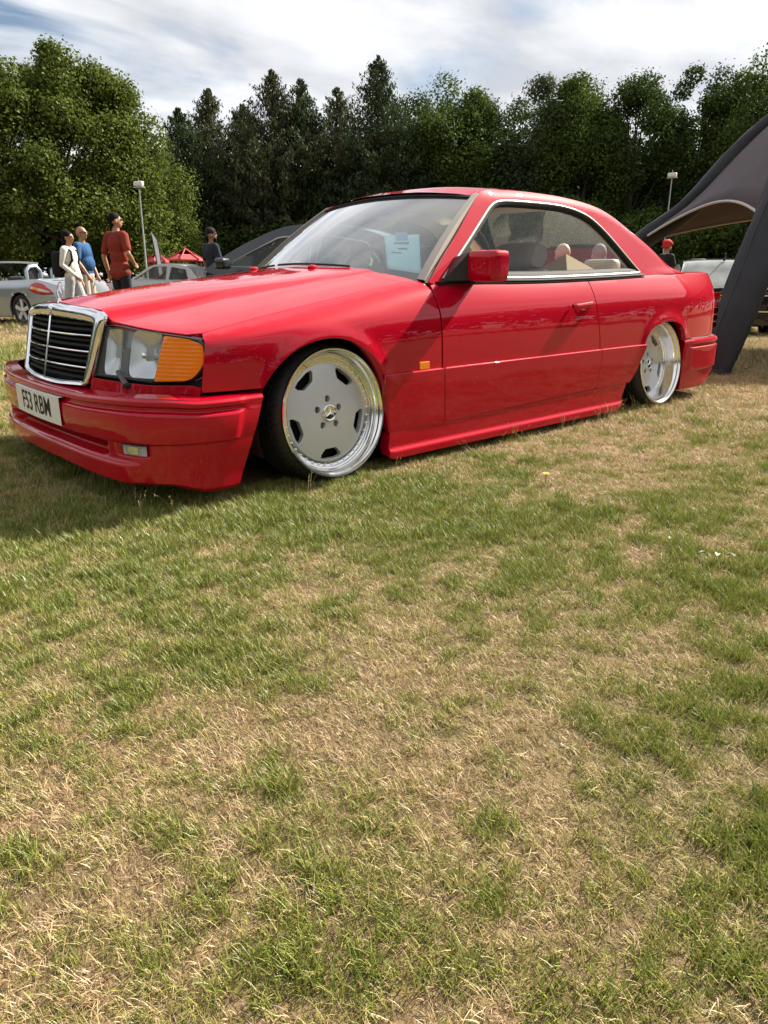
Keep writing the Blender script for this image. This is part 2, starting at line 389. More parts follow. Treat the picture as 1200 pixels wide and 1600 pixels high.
DRY = [(-.72, -1.95, .30, .35), (-.30, -2.0, .2, .3), (-1.0, -2.45, .22, .35), (.9, -1.6, .5, .3), (-.7, -2.5, .3, .3)]
gx = np.unique(np.r_[np.linspace(-400, -14, 14), np.linspace(-14, 24, 77), np.linspace(24, 400, 14)]); gy = gx-3
X, Y = np.meshgrid(gx, gy, indexing='ij'); Z = ground_z(X, Y)
nn = len(gx); F = [(i*nn+j, (i+1)*nn+j, (i+1)*nn+j+1, i*nn+j+1) for i in range(nn-1) for j in range(nn-1)]
mg = mat('field_turf', (.2, .2, .1), .95, spec=.1); t = mg.node_tree; b = t.nodes['Principled BSDF']; L = t.links.new
geo = t.nodes.new('ShaderNodeNewGeometry')
def tn(scale, detail=4, rough=.6):
    n = t.nodes.new('ShaderNodeTexNoise'); L(geo.outputs['Position'], n.inputs['Vector']); n.inputs['Scale'].default_value = scale; n.inputs['Detail'].default_value = detail; n.inputs['Roughness'].default_value = rough; return n
na, nb2, nc = tn(.8, 6), tn(9, 6, .7), tn(60, 4)
ra = t.nodes.new('ShaderNodeValToRGB'); L(na.outputs['Fac'], ra.inputs[0]); e = ra.color_ramp.elements
e[0].position = .32; e[0].color = (.085, .085, .030, 1); e[1].position = .62; e[1].color = (.20, .130, .068, 1)
rb2 = t.nodes.new('ShaderNodeValToRGB'); L(nb2.outputs['Fac'], rb2.inputs[0]); e = rb2.color_ramp.elements
e[0].position = .3; e[0].color = (.07, .05, .028, 1); e[1].position = .68; e[1].color = (.24, .165, .09, 1)
mxn = t.nodes.new('ShaderNodeMix'); mxn.data_type = 'RGBA'; mxn.inputs[0].default_value = .5; L(ra.outputs[0], mxn.inputs[6]); L(rb2.outputs[0], mxn.inputs[7])
L(mxn.outputs[2], b.inputs['Base Color'])
bp = t.nodes.new('ShaderNodeBump'); bp.inputs['Strength'].default_value = .8; bp.inputs['Distance'].default_value = .03; L(nc.outputs['Fac'], bp.inputs['Height']); L(bp.outputs[0], b.inputs['Normal'])
ground = mesh('ground', np.stack([X.ravel(), Y.ravel(), Z.ravel()], 1), F, mg); tag(ground, kind='structure')

# grass: clumps of real blades, set out on points by geometry nodes
def clump(seed, nbl, rad, hmin, hmax, lean0, lean1, wd, curl=.5):
    r = np.random.default_rng(seed); V = []; F = []
    for k in range(nbl):
        a = r.uniform(0, 2*np.pi); q = rad*math.sqrt(r.uniform()); bx, by = q*math.cos(a), q*math.sin(a)
        h = r.uniform(hmin, hmax); ph = r.uniform(0, 2*np.pi); ln = R(r.uniform(lean0, lean1)); w = wd*r.uniform(.7, 1.3)
        dx, dy = math.cos(ph), math.sin(ph); sx, sy = -dy, dx; b0 = len(V); px = pz = 0.0; ang = ln*.4; segs = 3
        tw = r.uniform(-.6, .6)
        for i in range(segs+1):
            ww = w*(1-(i/segs)**1.6)*.5+.00015; ct, stt = math.cos(tw*i), math.sin(tw*i)*.6
            ox, oy = sx*ct+dx*stt, sy*ct+dy*stt
            V.append((bx+dx*px-ox*ww, by+dy*px-oy*ww, pz)); V.append((bx+dx*px+ox*ww, by+dy*px+oy*ww, pz))
            px += h/segs*math.sin(ang); pz += h/segs*math.cos(ang); ang += ln*.6/segs*2*curl+r.uniform(-.15, .25); pz = max(pz, .002)
        for i in range(segs): F.append((b0+2*i, b0+2*i+1, b0+2*i+3, b0+2*i+2))
    return V, F
PROTO = bpy.data.collections.new('grass_clumps')
mgr = bpy.data.materials.new('grass_blades'); mgr.use_nodes = True; t = mgr.node_tree; t.nodes.clear(); L = t.links.new
at = t.nodes.new('ShaderNodeAttribute'); at.attribute_type = 'INSTANCER'; at.attribute_name = 'dry'
isl = t.nodes.new('ShaderNodeNewGeometry')
ma = t.nodes.new('ShaderNodeMath'); ma.operation = 'MULTIPLY_ADD'; L(isl.outputs['Random Per Island'], ma.inputs[0]); ma.inputs[1].default_value = .56; ma.inputs[2].default_value = -.28
mb_ = t.nodes.new('ShaderNodeMath'); mb_.operation = 'ADD'; mb_.use_clamp = True; L(ma.outputs[0], mb_.inputs[0]); L(at.outputs['Fac'], mb_.inputs[1])
rp = t.nodes.new('ShaderNodeValToRGB'); L(mb_.outputs[0], rp.inputs[0]); cr = rp.color_ramp
cr.elements[0].position = 0; cr.elements[0].color = (.150, .190, .022, 1); cr.elements[1].position = 1; cr.elements[1].color = (.38, .23, .12, 1)
for p_, c_ in ((.25, (.255, .275, .045, 1)), (.48, (.37, .33, .095, 1)), (.70, (.55, .40, .205, 1)), (.88, (.63, .48, .30, 1))):
    e = cr.elements.new(p_); e.color = c_
hs = t.nodes.new('ShaderNodeHueSaturation'); L(rp.outputs[0], hs.inputs['Color'])
mr = t.nodes.new('ShaderNodeMapRange'); wn2 = t.nodes.new('ShaderNodeTexWhiteNoise'); wn2.noise_dimensions = '1D'; L(isl.outputs['Random Per Island'], wn2.inputs['W']); L(wn2.outputs['Value'], mr.inputs[0]); mr.inputs[3].default_value = .5; mr.inputs[4].default_value = 1.4; L(mr.outputs[0], hs.inputs['Value'])
df = t.nodes.new('ShaderNodeBsdfDiffuse'); L(hs.outputs[0], df.inputs[0]); tl = t.nodes.new('ShaderNodeBsdfTranslucent'); L(hs.outputs[0], tl.inputs[0])
gls = t.nodes.new('ShaderNodeBsdfGlossy'); gls.inputs['Roughness'].default_value = .45; gls.inputs[0].default_value = (.8, .8, .8, 1)
m1 = t.nodes.new('ShaderNodeMixShader'); m1.inputs[0].default_value = .20; L(df.outputs[0], m1.inputs[1]); L(tl.outputs[0], m1.inputs[2])
m2 = t.nodes.new('ShaderNodeMixShader'); m2.inputs[0].default_value = .045; L(m1.outputs[0], m2.inputs[1]); L(gls.outputs[0], m2.inputs[2])
ou = t.nodes.new('ShaderNodeOutputMaterial'); L(m2.outputs[0], ou.inputs[0])
specs = [(1, 26, .050, .035, .070, 15, 85, .0036), (2, 24, .055, .03, .060, 25, 95, .0032), (3, 22, .045, .05, .090, 12, 80, .0040),      # green
         (4, 30, .060, .025, .055, 45, 100, .0028), (5, 30, .065, .03, .070, 55, 108, .0025), (6, 28, .055, .02, .045, 30, 95, .0029), (7, 26, .07, .04, .095, 60, 110, .0022)]   # parched
for i, sp in enumerate(specs):
    V, F = clump(*sp); me = bpy.data.meshes.new('clump_%d' % i); me.from_pydata(V, [], F); me.materials.append(mgr); me.shade_smooth()
    PROTO.objects.link(bpy.data.objects.new('clump_%d' % i, me))
def stalks(seed):
    r = np.random.default_rng(seed); mb = MB()
    for k in range(3):
        a = r.uniform(0, 6.28); L_ = r.uniform(.10, .19); x0, y0 = r.normal(0, .02, 2); t = np.linspace(0, 1, 6); bend = r.uniform(.15, .7)
        P = np.stack([x0+math.cos(a)*bend*L_*t**1.8, y0+math.sin(a)*bend*L_*t**1.8, L_*t*(1-.18*bend*t)], 1); mb.tube(P, [.0008]*5+[.0004], 3, caps=False)
        for q in range(6): c = P[-1]+(P[-3]-P[-1])*r.uniform(0, .9)+r.normal(0, .0035, 3); mb.ball(c, (.0016, .0016, .0036), 4, 3)
    return mb.V, mb.F
for i in (7, 8):
    V, F = stalks(i); me = bpy.data.meshes.new('clump_%d' % i); me.from_pydata(V, [], F); me.materials.append(mgr); PROTO.objects.link(bpy.data.objects.new('clump_%d' % i, me))
pts = []; att = dict(dry=[], kind=[], scl=[], rot=[])
for r0, r1, per, sc0 in ((.35, 2.2, 3700, .50), (2.2, 4.2, 2700, .60), (4.2, 7.5, 850, .95), (7.5, 14, 210, 1.6), (14, 24, 45, 2.6)):
    half = R(52 if r1 < 5 else 38); n = int(per*half*(r1*r1-r0*r0))
    rr = np.sqrt(rng.uniform(r0*r0, r1*r1, n)); aa = rng.uniform(-half, half, n)
    x = CAM[0]+rr*(FWD[0]*np.cos(aa)+RGT[0]*np.sin(aa)); y = CAM[1]+rr*(FWD[1]*np.cos(aa)+RGT[1]*np.sin(aa))
    keep = ~((x > -.55) & (x < 3.5) & (np.abs(y) < .72)); x, y = x[keep], y[keep]; n = len(x)
    d = dryness(x, y); d2 = np.clip(d+rng.normal(0, .20, n), 0, 1)
    thin = rng.uniform(size=n) < (1.0-.35*(d2 > .7)); x, y, d, d2 = x[thin], y[thin], d[thin], d2[thin]; n = len(x)
    k = np.where(rng.uniform(size=n) < np.clip(1.04-1.0*d2, .18, .80), rng.integers(0, 3, n), rng.integers(3, 7, n))
    s = sc0*rng.uniform(.65, 1.2, n)*np.where(k < 3, .72+.50*np.clip(.5-d, 0, .5)*2*fbm(x, y, 3, 5)*1.5, .85)
    pts.append(np.stack([x, y, ground_z(x, y)-.004], 1)); att['dry'].append(np.clip(np.where(k < 3, d2*.62-.02, d2*.55+.36)+rng.normal(0, .09, n), 0, 1)); att['kind'].append(k); att['scl'].append(s); att['rot'].append(rng.uniform(0, 6.28, n))
sx_, sy_ = [], []
for x0, y0, x1, y1, n_, w_ in ((.35, -.93, 1.6, -.93, 5, .03), (1.75, -.93, 2.25, -.93, 11, .03), (2.35, -.90, 2.55, -.86, 5, .03), (-1.0, -.35, -.75, -.85, 6, .08), (-1.05, .4, -.95, -.3, 7, .08), (-.6, -.95, 0.3, -.98, 3, .05), (2.9, -.95, 3.7, -.8, 7, .06)):
    t_ = rng.uniform(size=n_); sx_.append(x0+(x1-x0)*t_+rng.normal(0, w_, n_)); sy_.append(y0+(y1-y0)*t_+rng.normal(0, w_, n_))
nf = 24; rr = np.sqrt(rng.uniform(.8, 40, nf)); aa = rng.uniform(-.75, .75, nf); sx_.append(CAM[0]+rr*(FWD[0]*np.cos(aa)+RGT[0]*np.sin(aa))); sy_.append(CAM[1]+rr*(FWD[1]*np.cos(aa)+RGT[1]*np.sin(aa)))
x = np.concatenate(sx_); y = np.concatenate(sy_); keep = ~((x > -.62) & (x < 3.6) & (np.abs(y) < .86)); x, y = x[keep], y[keep]; n = len(x)
near = np.hypot(x-CAM[0], y-CAM[1]) < 2.0; s = rng.uniform(.6, 1.1, n)*np.where(near, .4, .8)
pts.append(np.stack([x, y, ground_z(x, y)-.003], 1)); att['dry'].append(rng.uniform(.45, .95, n)); att['kind'].append(rng.integers(7, 9, n)); att['scl'].append(s); att['rot'].append(rng.uniform(0, 6.28, n))
pts = np.concatenate(pts); att = {k: np.concatenate(v) for k, v in att.items()}
gme = bpy.data.meshes.new('grass'); gme.from_pydata([tuple(map(float, q)) for q in pts], [], [])
for nme, ty in (('dry', 'FLOAT'), ('kind', 'INT'), ('scl', 'FLOAT'), ('rot', 'FLOAT')):
    a = gme.attributes.new(nme, ty, 'POINT'); a.data.foreach_set('value', np.ascontiguousarray(att[nme], dtype=np.int32 if ty == 'INT' else np.float32))
grass = link('grass', gme); tag(grass, 'short patchy turf of green tufts and parched straw across the field', 'grass', kind='stuff')
ng = bpy.data.node_groups.new('scatter_clumps', 'GeometryNodeTree')
ng.interface.new_socket('Geometry', in_out='INPUT', socket_type='NodeSocketGeometry'); ng.interface.new_socket('Geometry', in_out='OUTPUT', socket_type='NodeSocketGeometry')
gi_ = ng.nodes.new('NodeGroupInput'); go_ = ng.nodes.new('NodeGroupOutput'); iop = ng.nodes.new('GeometryNodeInstanceOnPoints')
ci = ng.nodes.new('GeometryNodeCollectionInfo'); ci.inputs['Collection'].default_value = PROTO; ci.inputs['Separate Children'].default_value = True; ci.inputs['Reset Children'].default_value = True
def na_(nm, ty):
    n = ng.nodes.new('GeometryNodeInputNamedAttribute'); n.data_type = ty; n.inputs['Name'].default_value = nm; return n.outputs['Attribute']
cx = ng.nodes.new('ShaderNodeCombineXYZ'); ng.links.new(na_('rot', 'FLOAT'), cx.inputs['Z'])
ng.links.new(gi_.outputs[0], iop.inputs['Points']); ng.links.new(ci.outputs[0], iop.inputs['Instance']); iop.inputs['Pick Instance'].default_value = True
ng.links.new(na_('kind', 'INT'), iop.inputs['Instance Index']); ng.links.new(cx.outputs[0], iop.inputs['Rotation']); ng.links.new(na_('scl', 'FLOAT'), iop.inputs['Scale']); ng.links.new(iop.outputs[0], go_.inputs[0])
md = grass.modifiers.new('scatter', 'NODES'); md.node_group = ng

# a dandelion and a few fallen leaves
M['petal'] = mat('dandelion_yellow', (.80, .55, .02), .7); M['stem'] = mat('weed_green', (.12, .18, .05), .7); M['pale_leaf'] = mat('pale_fallen_leaf', (.26, .28, .21), .8)
dn = tag(empty('dandelion', (.57, -1.507, 0)), 'single yellow dandelion flower in the turf beside the red coupe', 'flower')
MB().tube([(0, 0, 0), (.004, .002, .03), (.006, .002, .052)], .0016, 5).build('stem', M['stem'], dn)
fm = MB()
for k in range(26):
    a = k*2.4; r_ = .005+.011*(k/26); fm.add([(.006, .002, .054), (.006+r_*math.cos(a-.18), .002+r_*math.sin(a-.18), .058), (.006+r_*1.15*math.cos(a), .002+r_*1.15*math.sin(a), .0575), (.006+r_*math.cos(a+.18), .002+r_*math.sin(a+.18), .058)], [(0, 1, 2, 3)])
fm.build('petals', M['petal'], dn, smooth=False)
lv = [(.238, -2.357, 20, 1.0), (.262, -2.395, 75, .9), (.225, -2.33, 140, .7), (.279, -2.20, 200, .6)]
for k, (x_, y_, a_, s_) in enumerate(lv):
    t_ = np.linspace(0, 1, 7); w_ = .008*np.sin(t_*np.pi)**.8*s_; L_ = .036*s_; V = [(L_*(q-.5), ww*sg, .030+.006*math.sin(q*3)+.004*abs(sg)) for q, ww in zip(t_, w_) for sg in (-1, 0, 1)]
    o = mesh('fallen_leaf', V, [(3*i+j, 3*i+3+j, 3*i+4+j, 3*i+1+j) for i in range(6) for j in (0, 1)], M['pale_leaf'], None); o.location = (x_, y_, 0.004); o.rotation_euler = (.15, .1, R(a_))
    tag(o, ['largest pale fallen leaf on the turf at the right', 'pale fallen leaf pointing away beside the largest one', 'small pale fallen leaf just behind the largest one', 'smallest pale leaf lying apart from the other three'][k], 'leaf', 'fallen leaves on the turf')
# ------------------------------------------------------------------ the red coupe: front axle at x = 0, nose towards -X, near flank at -Y
car = empty('red_coupe')
tag(car, 'lowered bright red two-door coupe with polished deep-dish wheels in the foreground', 'car')
ST = [-.78, -.62, -.54, -.45, -.3, -.15, 0, .3, .6, 1.2, 1.9, 2.4, 2.7, 3.0, 3.3, 3.45, 3.55, 3.62, 3.68, 3.72]
WS = [.68, .787, .818, .838, .856, .867, .872, .872, .868, .867, .868, .872, .874, .868, .842, .817, .788, .755, .705, .63]
W = cs(ST, WS)
ZC = cs([-.78, -.54, -.3, 0, .6, 1.2, 1.9, 2.7, 3.3, 3.72], [.585, .600, .625, .645, .668, .682, .695, .705, .705, .69])     # side crease height
def kn(xs, v): return cs(xs, v)
_zt = kn([-.78, -.54, -.3, 0, .3, .6, 1.2, 1.9, 2.5, 2.9, 3.3, 3.55, 3.72], [.585, .622, .664, .708, .750, .786, .797, .808, .826, .840, .848, .842, .815])
_wt = kn([-.78, -.54, -.3, 0, .3, .6, 1.2, 1.9, 2.5, 2.9, 3.3, 3.55, 3.72], [.62, .762, .785, .792, .792, .790, .789, .788, .780, .768, .738, .70, .62])
_z7 = kn([-.78, -.54, -.3, 0, .3, .6, .9], [.632, .660, .706, .758, .804, .843, .87])
_z75 = kn([-.78, -.54, -.3, 0, .3, .6, .9], [.664, .704, .743, .788, .829, .862, .89])
_z8 = kn([-.78, -.54, -.3, 0, .3, .6, .9], [.684, .726, .763, .803, .841, .873, .90])
def bsp(P, s):
    """clamped uniform cubic B-spline; P: list of arrays, s in 0..len-1"""
    n = len(P); s = np.clip(s, 0, n-1-1e-6); i = s.astype(int); t = s-i
    Q = np.stack(P, -1); r_ = np.arange(len(s)); g = lambda k: Q[r_, np.clip(k, 0, n-1)]
    p0, p1, p2, p3 = g(i-1), g(i), g(i+1), g(i+2)
    p0 = np.where(i == 0, 2*p1-p2, p0); p3 = np.where(i >= n-2, 2*p2-p1, p3)
    return ((1-t)**3*p0+(3*t**3-6*t*t+4)*p1+(-3*t**3+3*t*t+3*t+1)*p2+t**3*p3)/6
def section(x, s, top):
    x = np.asarray(x, float); w = W(x); zc = ZC(x); zt = _zt(x); wt = _wt(x)
    Pw = [w-.016, w-.005, w, w-.001, w-.006, w-.014, (w-.014)*.62+wt*.38, wt]
    Pz = [0*x+.03, 0*x+.18, 0*x+.36, 0*x+.52, zc-.045, zc, zc*.52+zt*.48, zt]
    if top:
        k = np.minimum(.72, wt-.03)
        Pw += [k-.04, wt*0+.52, wt*0+.27, wt*0]
        Pz += [zt*.55+_z7(x)*.45+.004, _z7(x)+.008, _z75(x)+.006, _z8(x)]
    return bsp(Pw, s), bsp(Pz, s)
SGRID = np.linspace(0, 1, 420)
class Tab:
    """a body surface sampled once, read back with smooth bicubic interpolation"""
    def __init__(s, x0, x1, dx, q0, q1, dq, top, byz):
        s.x0, s.dx, s.q0, s.dq = x0, dx, q0, dq; gx = np.arange(x0, x1+dx, dx); gq = np.arange(q0, q1+dq, dq); n = 11 if top else 7; S = SGRID*n; s.T = np.empty((len(gx), len(gq)))
        for i, xx in enumerate(gx):
            w, z = section(np.full(len(S), xx), S, top)
            if byz: z = np.maximum.accumulate(z)+np.arange(len(S))*1e-9; s.T[i] = np.interp(gq, z, w)-1.2*np.maximum(0, gq-z[-1])
            else: k = np.maximum.accumulate(-w)+np.arange(len(S))*1e-9; s.T[i] = np.interp(-gq, k, z)
    def __call__(s, x, q):
        u = (np.asarray(x, float)-s.x0)/s.dx; v = (np.asarray(q, float)-s.q0)/s.dq; n, m = s.T.shape
        i = np.clip(np.floor(u).astype(int), 1, n-3); j = np.clip(np.floor(v).astype(int), 1, m-3); a = np.clip(u-i, -1, 2); b = np.clip(v-j, -1, 2)
        def wt(t): return (-.5*t+t*t-.5*t**3, 1-2.5*t*t+1.5*t**3, .5*t+2*t*t-1.5*t**3, -.5*t*t+.5*t**3)
        A, B = wt(a), wt(b); return sum(A[p]*B[r]*s.T[i+p-1, j+r-1] for p in range(4) for r in range(4))
TAB_F = Tab(-.88, .72, .02, .0, .96, .006, True, True); TAB_R = Tab(.5, 3.84, .02, .0, .96, .006, False, True); TAB_H = Tab(-.88, .80, .02, .0, .84, .008, True, False)
def side_w(x, z):
    x = np.atleast_1d(np.asarray(x, float)); z = np.atleast_1d(np.asarray(z, float))
    return TAB_F(x, z) if np.max(x) < .62 else TAB_R(x, z)
ARF, ARR = (-.035, .272), (2.70, .245)
def flare(x, z):
    a = np.hypot(x-ARF[0], (z-ARF[1])*1.0); b = np.hypot(x-ARR[0], z-ARR[1])
    f = .010*np.exp(-((a-.325)/.035)**2)*sst(.30, .42, z)+.013*np.exp(-((b-.315)/.04)**2)*sst(.30, .42, z)
    return f
def side(off=0.0, sgn=-1):
    def fn(x, z):
        x = np.asarray(x, float); z = np.asarray(z, float)
        return x, sgn*(side_w(x, z)+flare(x, z)+off), z
    return fn
def hood_z(x, y):
    a = np.abs(y); z = TAB_H(x, a)
    lim = .385+.10*sst(-.7, .55, x)
    return z+(.030-.024*sst(-.75, .35, x))*(1-sst(lim-.045, lim+.045, a))+.004*(1-sst(lim-.02, lim+.02, a))
def hoodf(off=0.0):
    def fn(x, y): return np.asarray(x, float), np.asarray(y, float), hood_z(x, y)+off
    return fn
# front plan line of the lamps
xt = cs([0, .2, .39, .55, .66, .75, .80, .84], [-.775, -.766, -.735, -.683, -.628, -.575, -.538, -.495])
def lampf(off=0.0, sgn=-1):
    def fn(y, z):
        a = np.abs(np.asarray(y, float)); x = xt(a)-(.042-.016*sst(.6, .8, a))*(.64-np.asarray(z))/.185
        return x+off, sgn*a, np.asarray(z, float)
    return fn
def gap_line(x, w0=.757, w1=.722): return w0+(w1-w0)*sst(-.5, .6, x)

# arch outlines in (x, z)
arch_f = curve2([(-.372, .30), (-.357, .405), (-.30, .483), (-.209, .551), (-.116, .583), (-.021, .592), (.078, .573), (.181, .497), (.238, .412), (.272, .271), (.282, .156)], 44)
arch_r = curve2([(2.235, .157), (2.32, .235), (2.393, .339), (2.424, .421), (2.474, .494), (2.561, .536), (2.693, .551), (2.823, .537), (2.913, .497), (2.962, .416)], 40)
CZ = .417                                                     # top of the lower cladding
def rail(z0, z1, x, n=8): return [(x, z0+(z1-z0)*i/n) for i in range(n+1)]
def belt(x0, x1, n=10, d=0.0): return [(float(a), float(_zt(a)+d)) for a in np.linspace(x0, x1, n)]
def both(fn):
    for s in (-1, 1): fn(s)
door_rear = lambda z: 1.868+.07*sst(.75, .40, z)-.035*sst(.36, .15, z)
def flank(s):
    nm = ''
    ow = (0, s, .05)
    # front wing: above the cladding line, from lamp to door, up to the bonnet gap
    xs = np.linspace(-.530, .598, 26)
    topl = [(float(a), float(np.interp(gap_line(a), *[q[::-1] for q in section(np.full(200, a), np.linspace(0, 11, 200), True)]))) for a in xs]
    af = [tuple(q) for q in arch_f if q[1] > CZ+.002]
    outline = [(-.574, .424), (-.570, .46), (-.556, .55), (-.541, .612)]+[(a, z-.0) for a, z in topl]+[(.604, .70), (.609, .60), (.615, CZ+.002)]+[(.243, CZ+.002)]+af[::-1]+[(-.352, .424)]
    fw = panel('front_wing', side(0, s), outline, step=.022, mat=M['red'], parent=car, outward=ow, bstep=.016)
    # cladding of the wing behind the wheel
    panel('cladding', side(.017, s), [(.246, CZ), (.613, CZ), (.630, .172), (.286, .166), (.281, .20), (.268, .29)], step=.03, mat=M['red'], parent=fw, outward=ow, skirt=.02, bevel=.008)
    mk = panel('side_repeater', side(.006, s), rounded([(.468, .428), (.528, .428), (.528, .458), (.468, .458)], .004), step=.02, mat=M['amber'], parent=fw, outward=ow, skirt=.012)
    # door
    zs = np.linspace(CZ+.002, float(_zt(1.86))-.002, 12)
    door = panel('door', side(0, s), [(.626, CZ+.002), (.620, .60), (.615, .70), (.610, float(_zt(.610))-.002)]+belt(.66, 1.80, 12, -.002)+[(float(door_rear(z)), float(z)) for z in zs[::-1]], step=.03, mat=M['red'], parent=car, outward=ow)
    zs = np.linspace(.205, CZ, 9)
    panel('cladding', side(.017, s), [(.641, .174), (.624, CZ)]+[(float(door_rear(z)), float(z)) for z in zs[::-1]], step=.03, mat=M['red'], parent=door, outward=ow, skirt=.02, bevel=.008)
    # rear quarter
    ar = [tuple(q) for q in arch_r if q[1] > CZ+.002]
    zs = np.linspace(CZ+.002, float(_zt(1.875))-.002, 12)
    rq = panel('rear_quarter', side(0, s), [(2.424, CZ+.002)]+[(float(door_rear(z))+.0085, float(z)) for z in zs]+belt(1.95, 3.645, 32)+[(3.662, .79), (3.668, .75), (3.664, .722), (3.602, .718), (3.598, .46), (3.60, .435), (3.3, .428), (2.966, .428)]+ar[::-1], step=.025, mat=M['red'], parent=car, outward=ow, bstep=.02)
    zs = np.linspace(.205, CZ, 9)
    al = [tuple(q) for q in arch_r if .2 < q[1] < CZ-.004 and q[0] < 2.5]
    panel('cladding', side(.017, s), [(float(door_rear(z))+.0085, float(z)) for z in zs]+[(2.422, CZ)]+al[::-1]+[(2.262, .207)], step=.03, mat=M['red'], parent=rq, outward=ow, skirt=.02, bevel=.008)
    # sill skirt
    def sk(x, z):
        x = np.asarray(x, float); z = np.asarray(z, float); q = sst(.098, .088, z)
        return x, s*(W(x)+.008+.012*q-.003*sst(.07, .05, z)), z
    panel('side_skirt', sk, [(.286, .162), (1.2, .178), (2.258, .203), (2.232, .15), (2.203, .06), (2.19, .046), (1.2, .048), (.30, .050), (.275, .060), (.276, .10)], step=.018, mat=M['red'], parent=car, outward=ow, skirt=.05, bevel=.004)
    # arch lips turned inwards and wheel liners
    for nm2, A, dep in (('arch_lip', arch_f, .05), ('arch_lip', arch_r, .05)):
        Q = np.array([q for q in A if q[1] > .17]); w = side_w(Q[:, 0], Q[:, 1])+flare(Q[:, 0], Q[:, 1])+.0005
        c = Q.mean(0); c[1] -= .1; d = Q-c; d /= np.linalg.norm(d, axis=1)[:, None]
        r0 = np.stack([Q[:, 0], s*w, Q[:, 1]], 1); r1 = np.stack([Q[:, 0]-d[:, 0]*.004, s*(w-.006), Q[:, 1]-d[:, 1]*.004], 1)
        r2 = np.stack([Q[:, 0]+d[:, 0]*.004, s*(w-dep), Q[:, 1]+d[:, 1]*.004], 1)
        rows(nm2, [r0, r1, r2], M['red'], fw if A is arch_f else rq, sharp=60)
    for cx, cz in ((-.02, .27), (2.69, .25)):
        t = np.linspace(-.35, np.pi+.35, 30); rr = .352
        a = np.stack([cx+rr*np.cos(t), np.full(30, s*.845), cz+rr*np.sin(t)], 1); b = a.copy(); b[:, 1] = s*.52
        c2 = np.stack([np.full(30, cx), np.full(30, s*.52), np.full(30, cz)], 1)
        rows('wheel_liner', [a, b, c2], M['dark'], car)
    # belt chrome
    xs = np.linspace(.655, 2.50, 40); z = _zt(xs); w = _wt(xs)
    prof = [(.003, -.001), (.008, .001), (.009, .006), (.006, .010), (-.010, .012)]
    rows('belt_trim', [np.stack([xs, s*(w+a), z+b], 1) for a, b in prof], M['gap'], car, sharp=50)
    prof = [(.009, -.010), (.0095, -.004), (.004, -.003)]
    rows('belt_seal', [np.stack([xs, s*(w+a), z+b], 1) for a, b in prof], M['gap'], car, sharp=50)
    # handle
    h = empty('door_handle'); h.parent = door
    hx, hz = 1.725, .672; wy = float(side_w(np.array([hx]), np.array([hz]))[0])
    bx = np.linspace(-.095, .095, 17); rr_ = []
    for t in np.linspace(0, 2*np.pi, 12, endpoint=False):
        rr_.append(np.stack([hx+bx, s*(wy+.012+.014*np.sqrt(np.clip(1-(bx/.095)**6, 0, 1))+.009*math.cos(t)), hz+.004*(bx/.09)+(.0145+.002*(bx/.09))*math.sin(t)+0*bx], 1))
    h2 = rows('handle_grip', rr_+[rr_[0]], M['red'], door); bpy.data.objects.remove(h)
    panel('handle_recess', side(.0012, s), rounded([(hx-.05, hz-.038), (hx+.07, hz-.038), (hx+.07, hz+.02), (hx-.05, hz+.02)], .02), step=.02, mat=M['red'], parent=door, outward=ow, skirt=0)
    MB().box((hx+.02, s*(wy+.006), hz-.026), (.055, .010, .008)).build('handle_latch', M['red'], door, bevel=.003)
    # dark backing just inside the panel gaps
    def back(x, z): return x, s*(side_w(x, z)-.016), z
    panel('gap_backing', back, [(.50, .17), (.50, .74), (.72, .75), (.72, .17)], step=.06, mat=M['gap'], parent=car, skirt=0, outward=ow)
    panel('gap_backing', back, [(1.75, .20), (1.75, .79), (2.05, .79), (2.05, .20)], step=.06, mat=M['gap'], parent=car, skirt=0, outward=ow)
    def backc(x, z): return x, s*(W(x)-.012), z
    panel('gap_backing', backc, [(.29, .13), (.29, .22), (2.25, .24), (2.25, .13)], step=.1, mat=M['gap'], parent=car, skirt=0, outward=ow)
    # glasshouse
    outer = curve2([(.612, .796), (.735, .898), (.866, 1.0), (1.0, 1.112), (1.10, 1.195)], 16).tolist()+curve2([(1.128, 1.214), (1.17, 1.228), (1.222, 1.236), (1.33, 1.244), (1.446, 1.249), (1.682, 1.25), (1.82, 1.247), (1.926, 1.241), (2.068, 1.229), (2.17, 1.215), (2.267, 1.194), (2.39, 1.148), (2.512, 1.087), (2.642, 1.021), (2.77, 0.947), (2.875, 0.888), (2.985, 0.858), (3.1, 0.848)], 60).tolist()
    base = [(float(a), float(_zt(a))) for a in np.linspace(3.08, .64, 34)]
    hole = HOLE
    panel('roof_pillar', gh(s), outer+base, [hole], step=.022, mat=M['red'], parent=car, outward=(0, s, .4), bstep=.015, skirt=.02)
    panel('pillar_lining', lambda x, z: (x, gh(s)(x, z)[1]-s*.030, z), outer+base, [hole], step=.05, mat=M['headl'], parent=car, outward=(0, -s, -.4), skirt=0)
    # chrome and rubber round the window opening
    H = dense(hole, .012); c = H.mean(0); d = H-c; n = len(H)
    tan = np.roll(H, -1, 0)-np.roll(H, 1, 0); nr = np.stack([tan[:, 1], -tan[:, 0]], 1); nr /= np.linalg.norm(nr, axis=1)[:, None]+1e-9
    if (nr*d).sum() < 0: nr = -nr
    def ring(o, y): 
        q = H+nr*o; x, yy, z = gh(s)(q[:, 0], q[:, 1]); return np.stack([x, yy+s*y, z], 1)
    rows('window_surround', [ring(.003, .001), ring(.001, .005), ring(-.005, .006), ring(-.009, .003), ring(-.010, -.012)], M['brushed'], car, closed=True, sharp=50)
    rows('window_seal', [ring(-.009, .002), ring(-.020, .000), ring(-.030, -.010), ring(-.034, -.03)], M['gap'], car, closed=True, sharp=50)
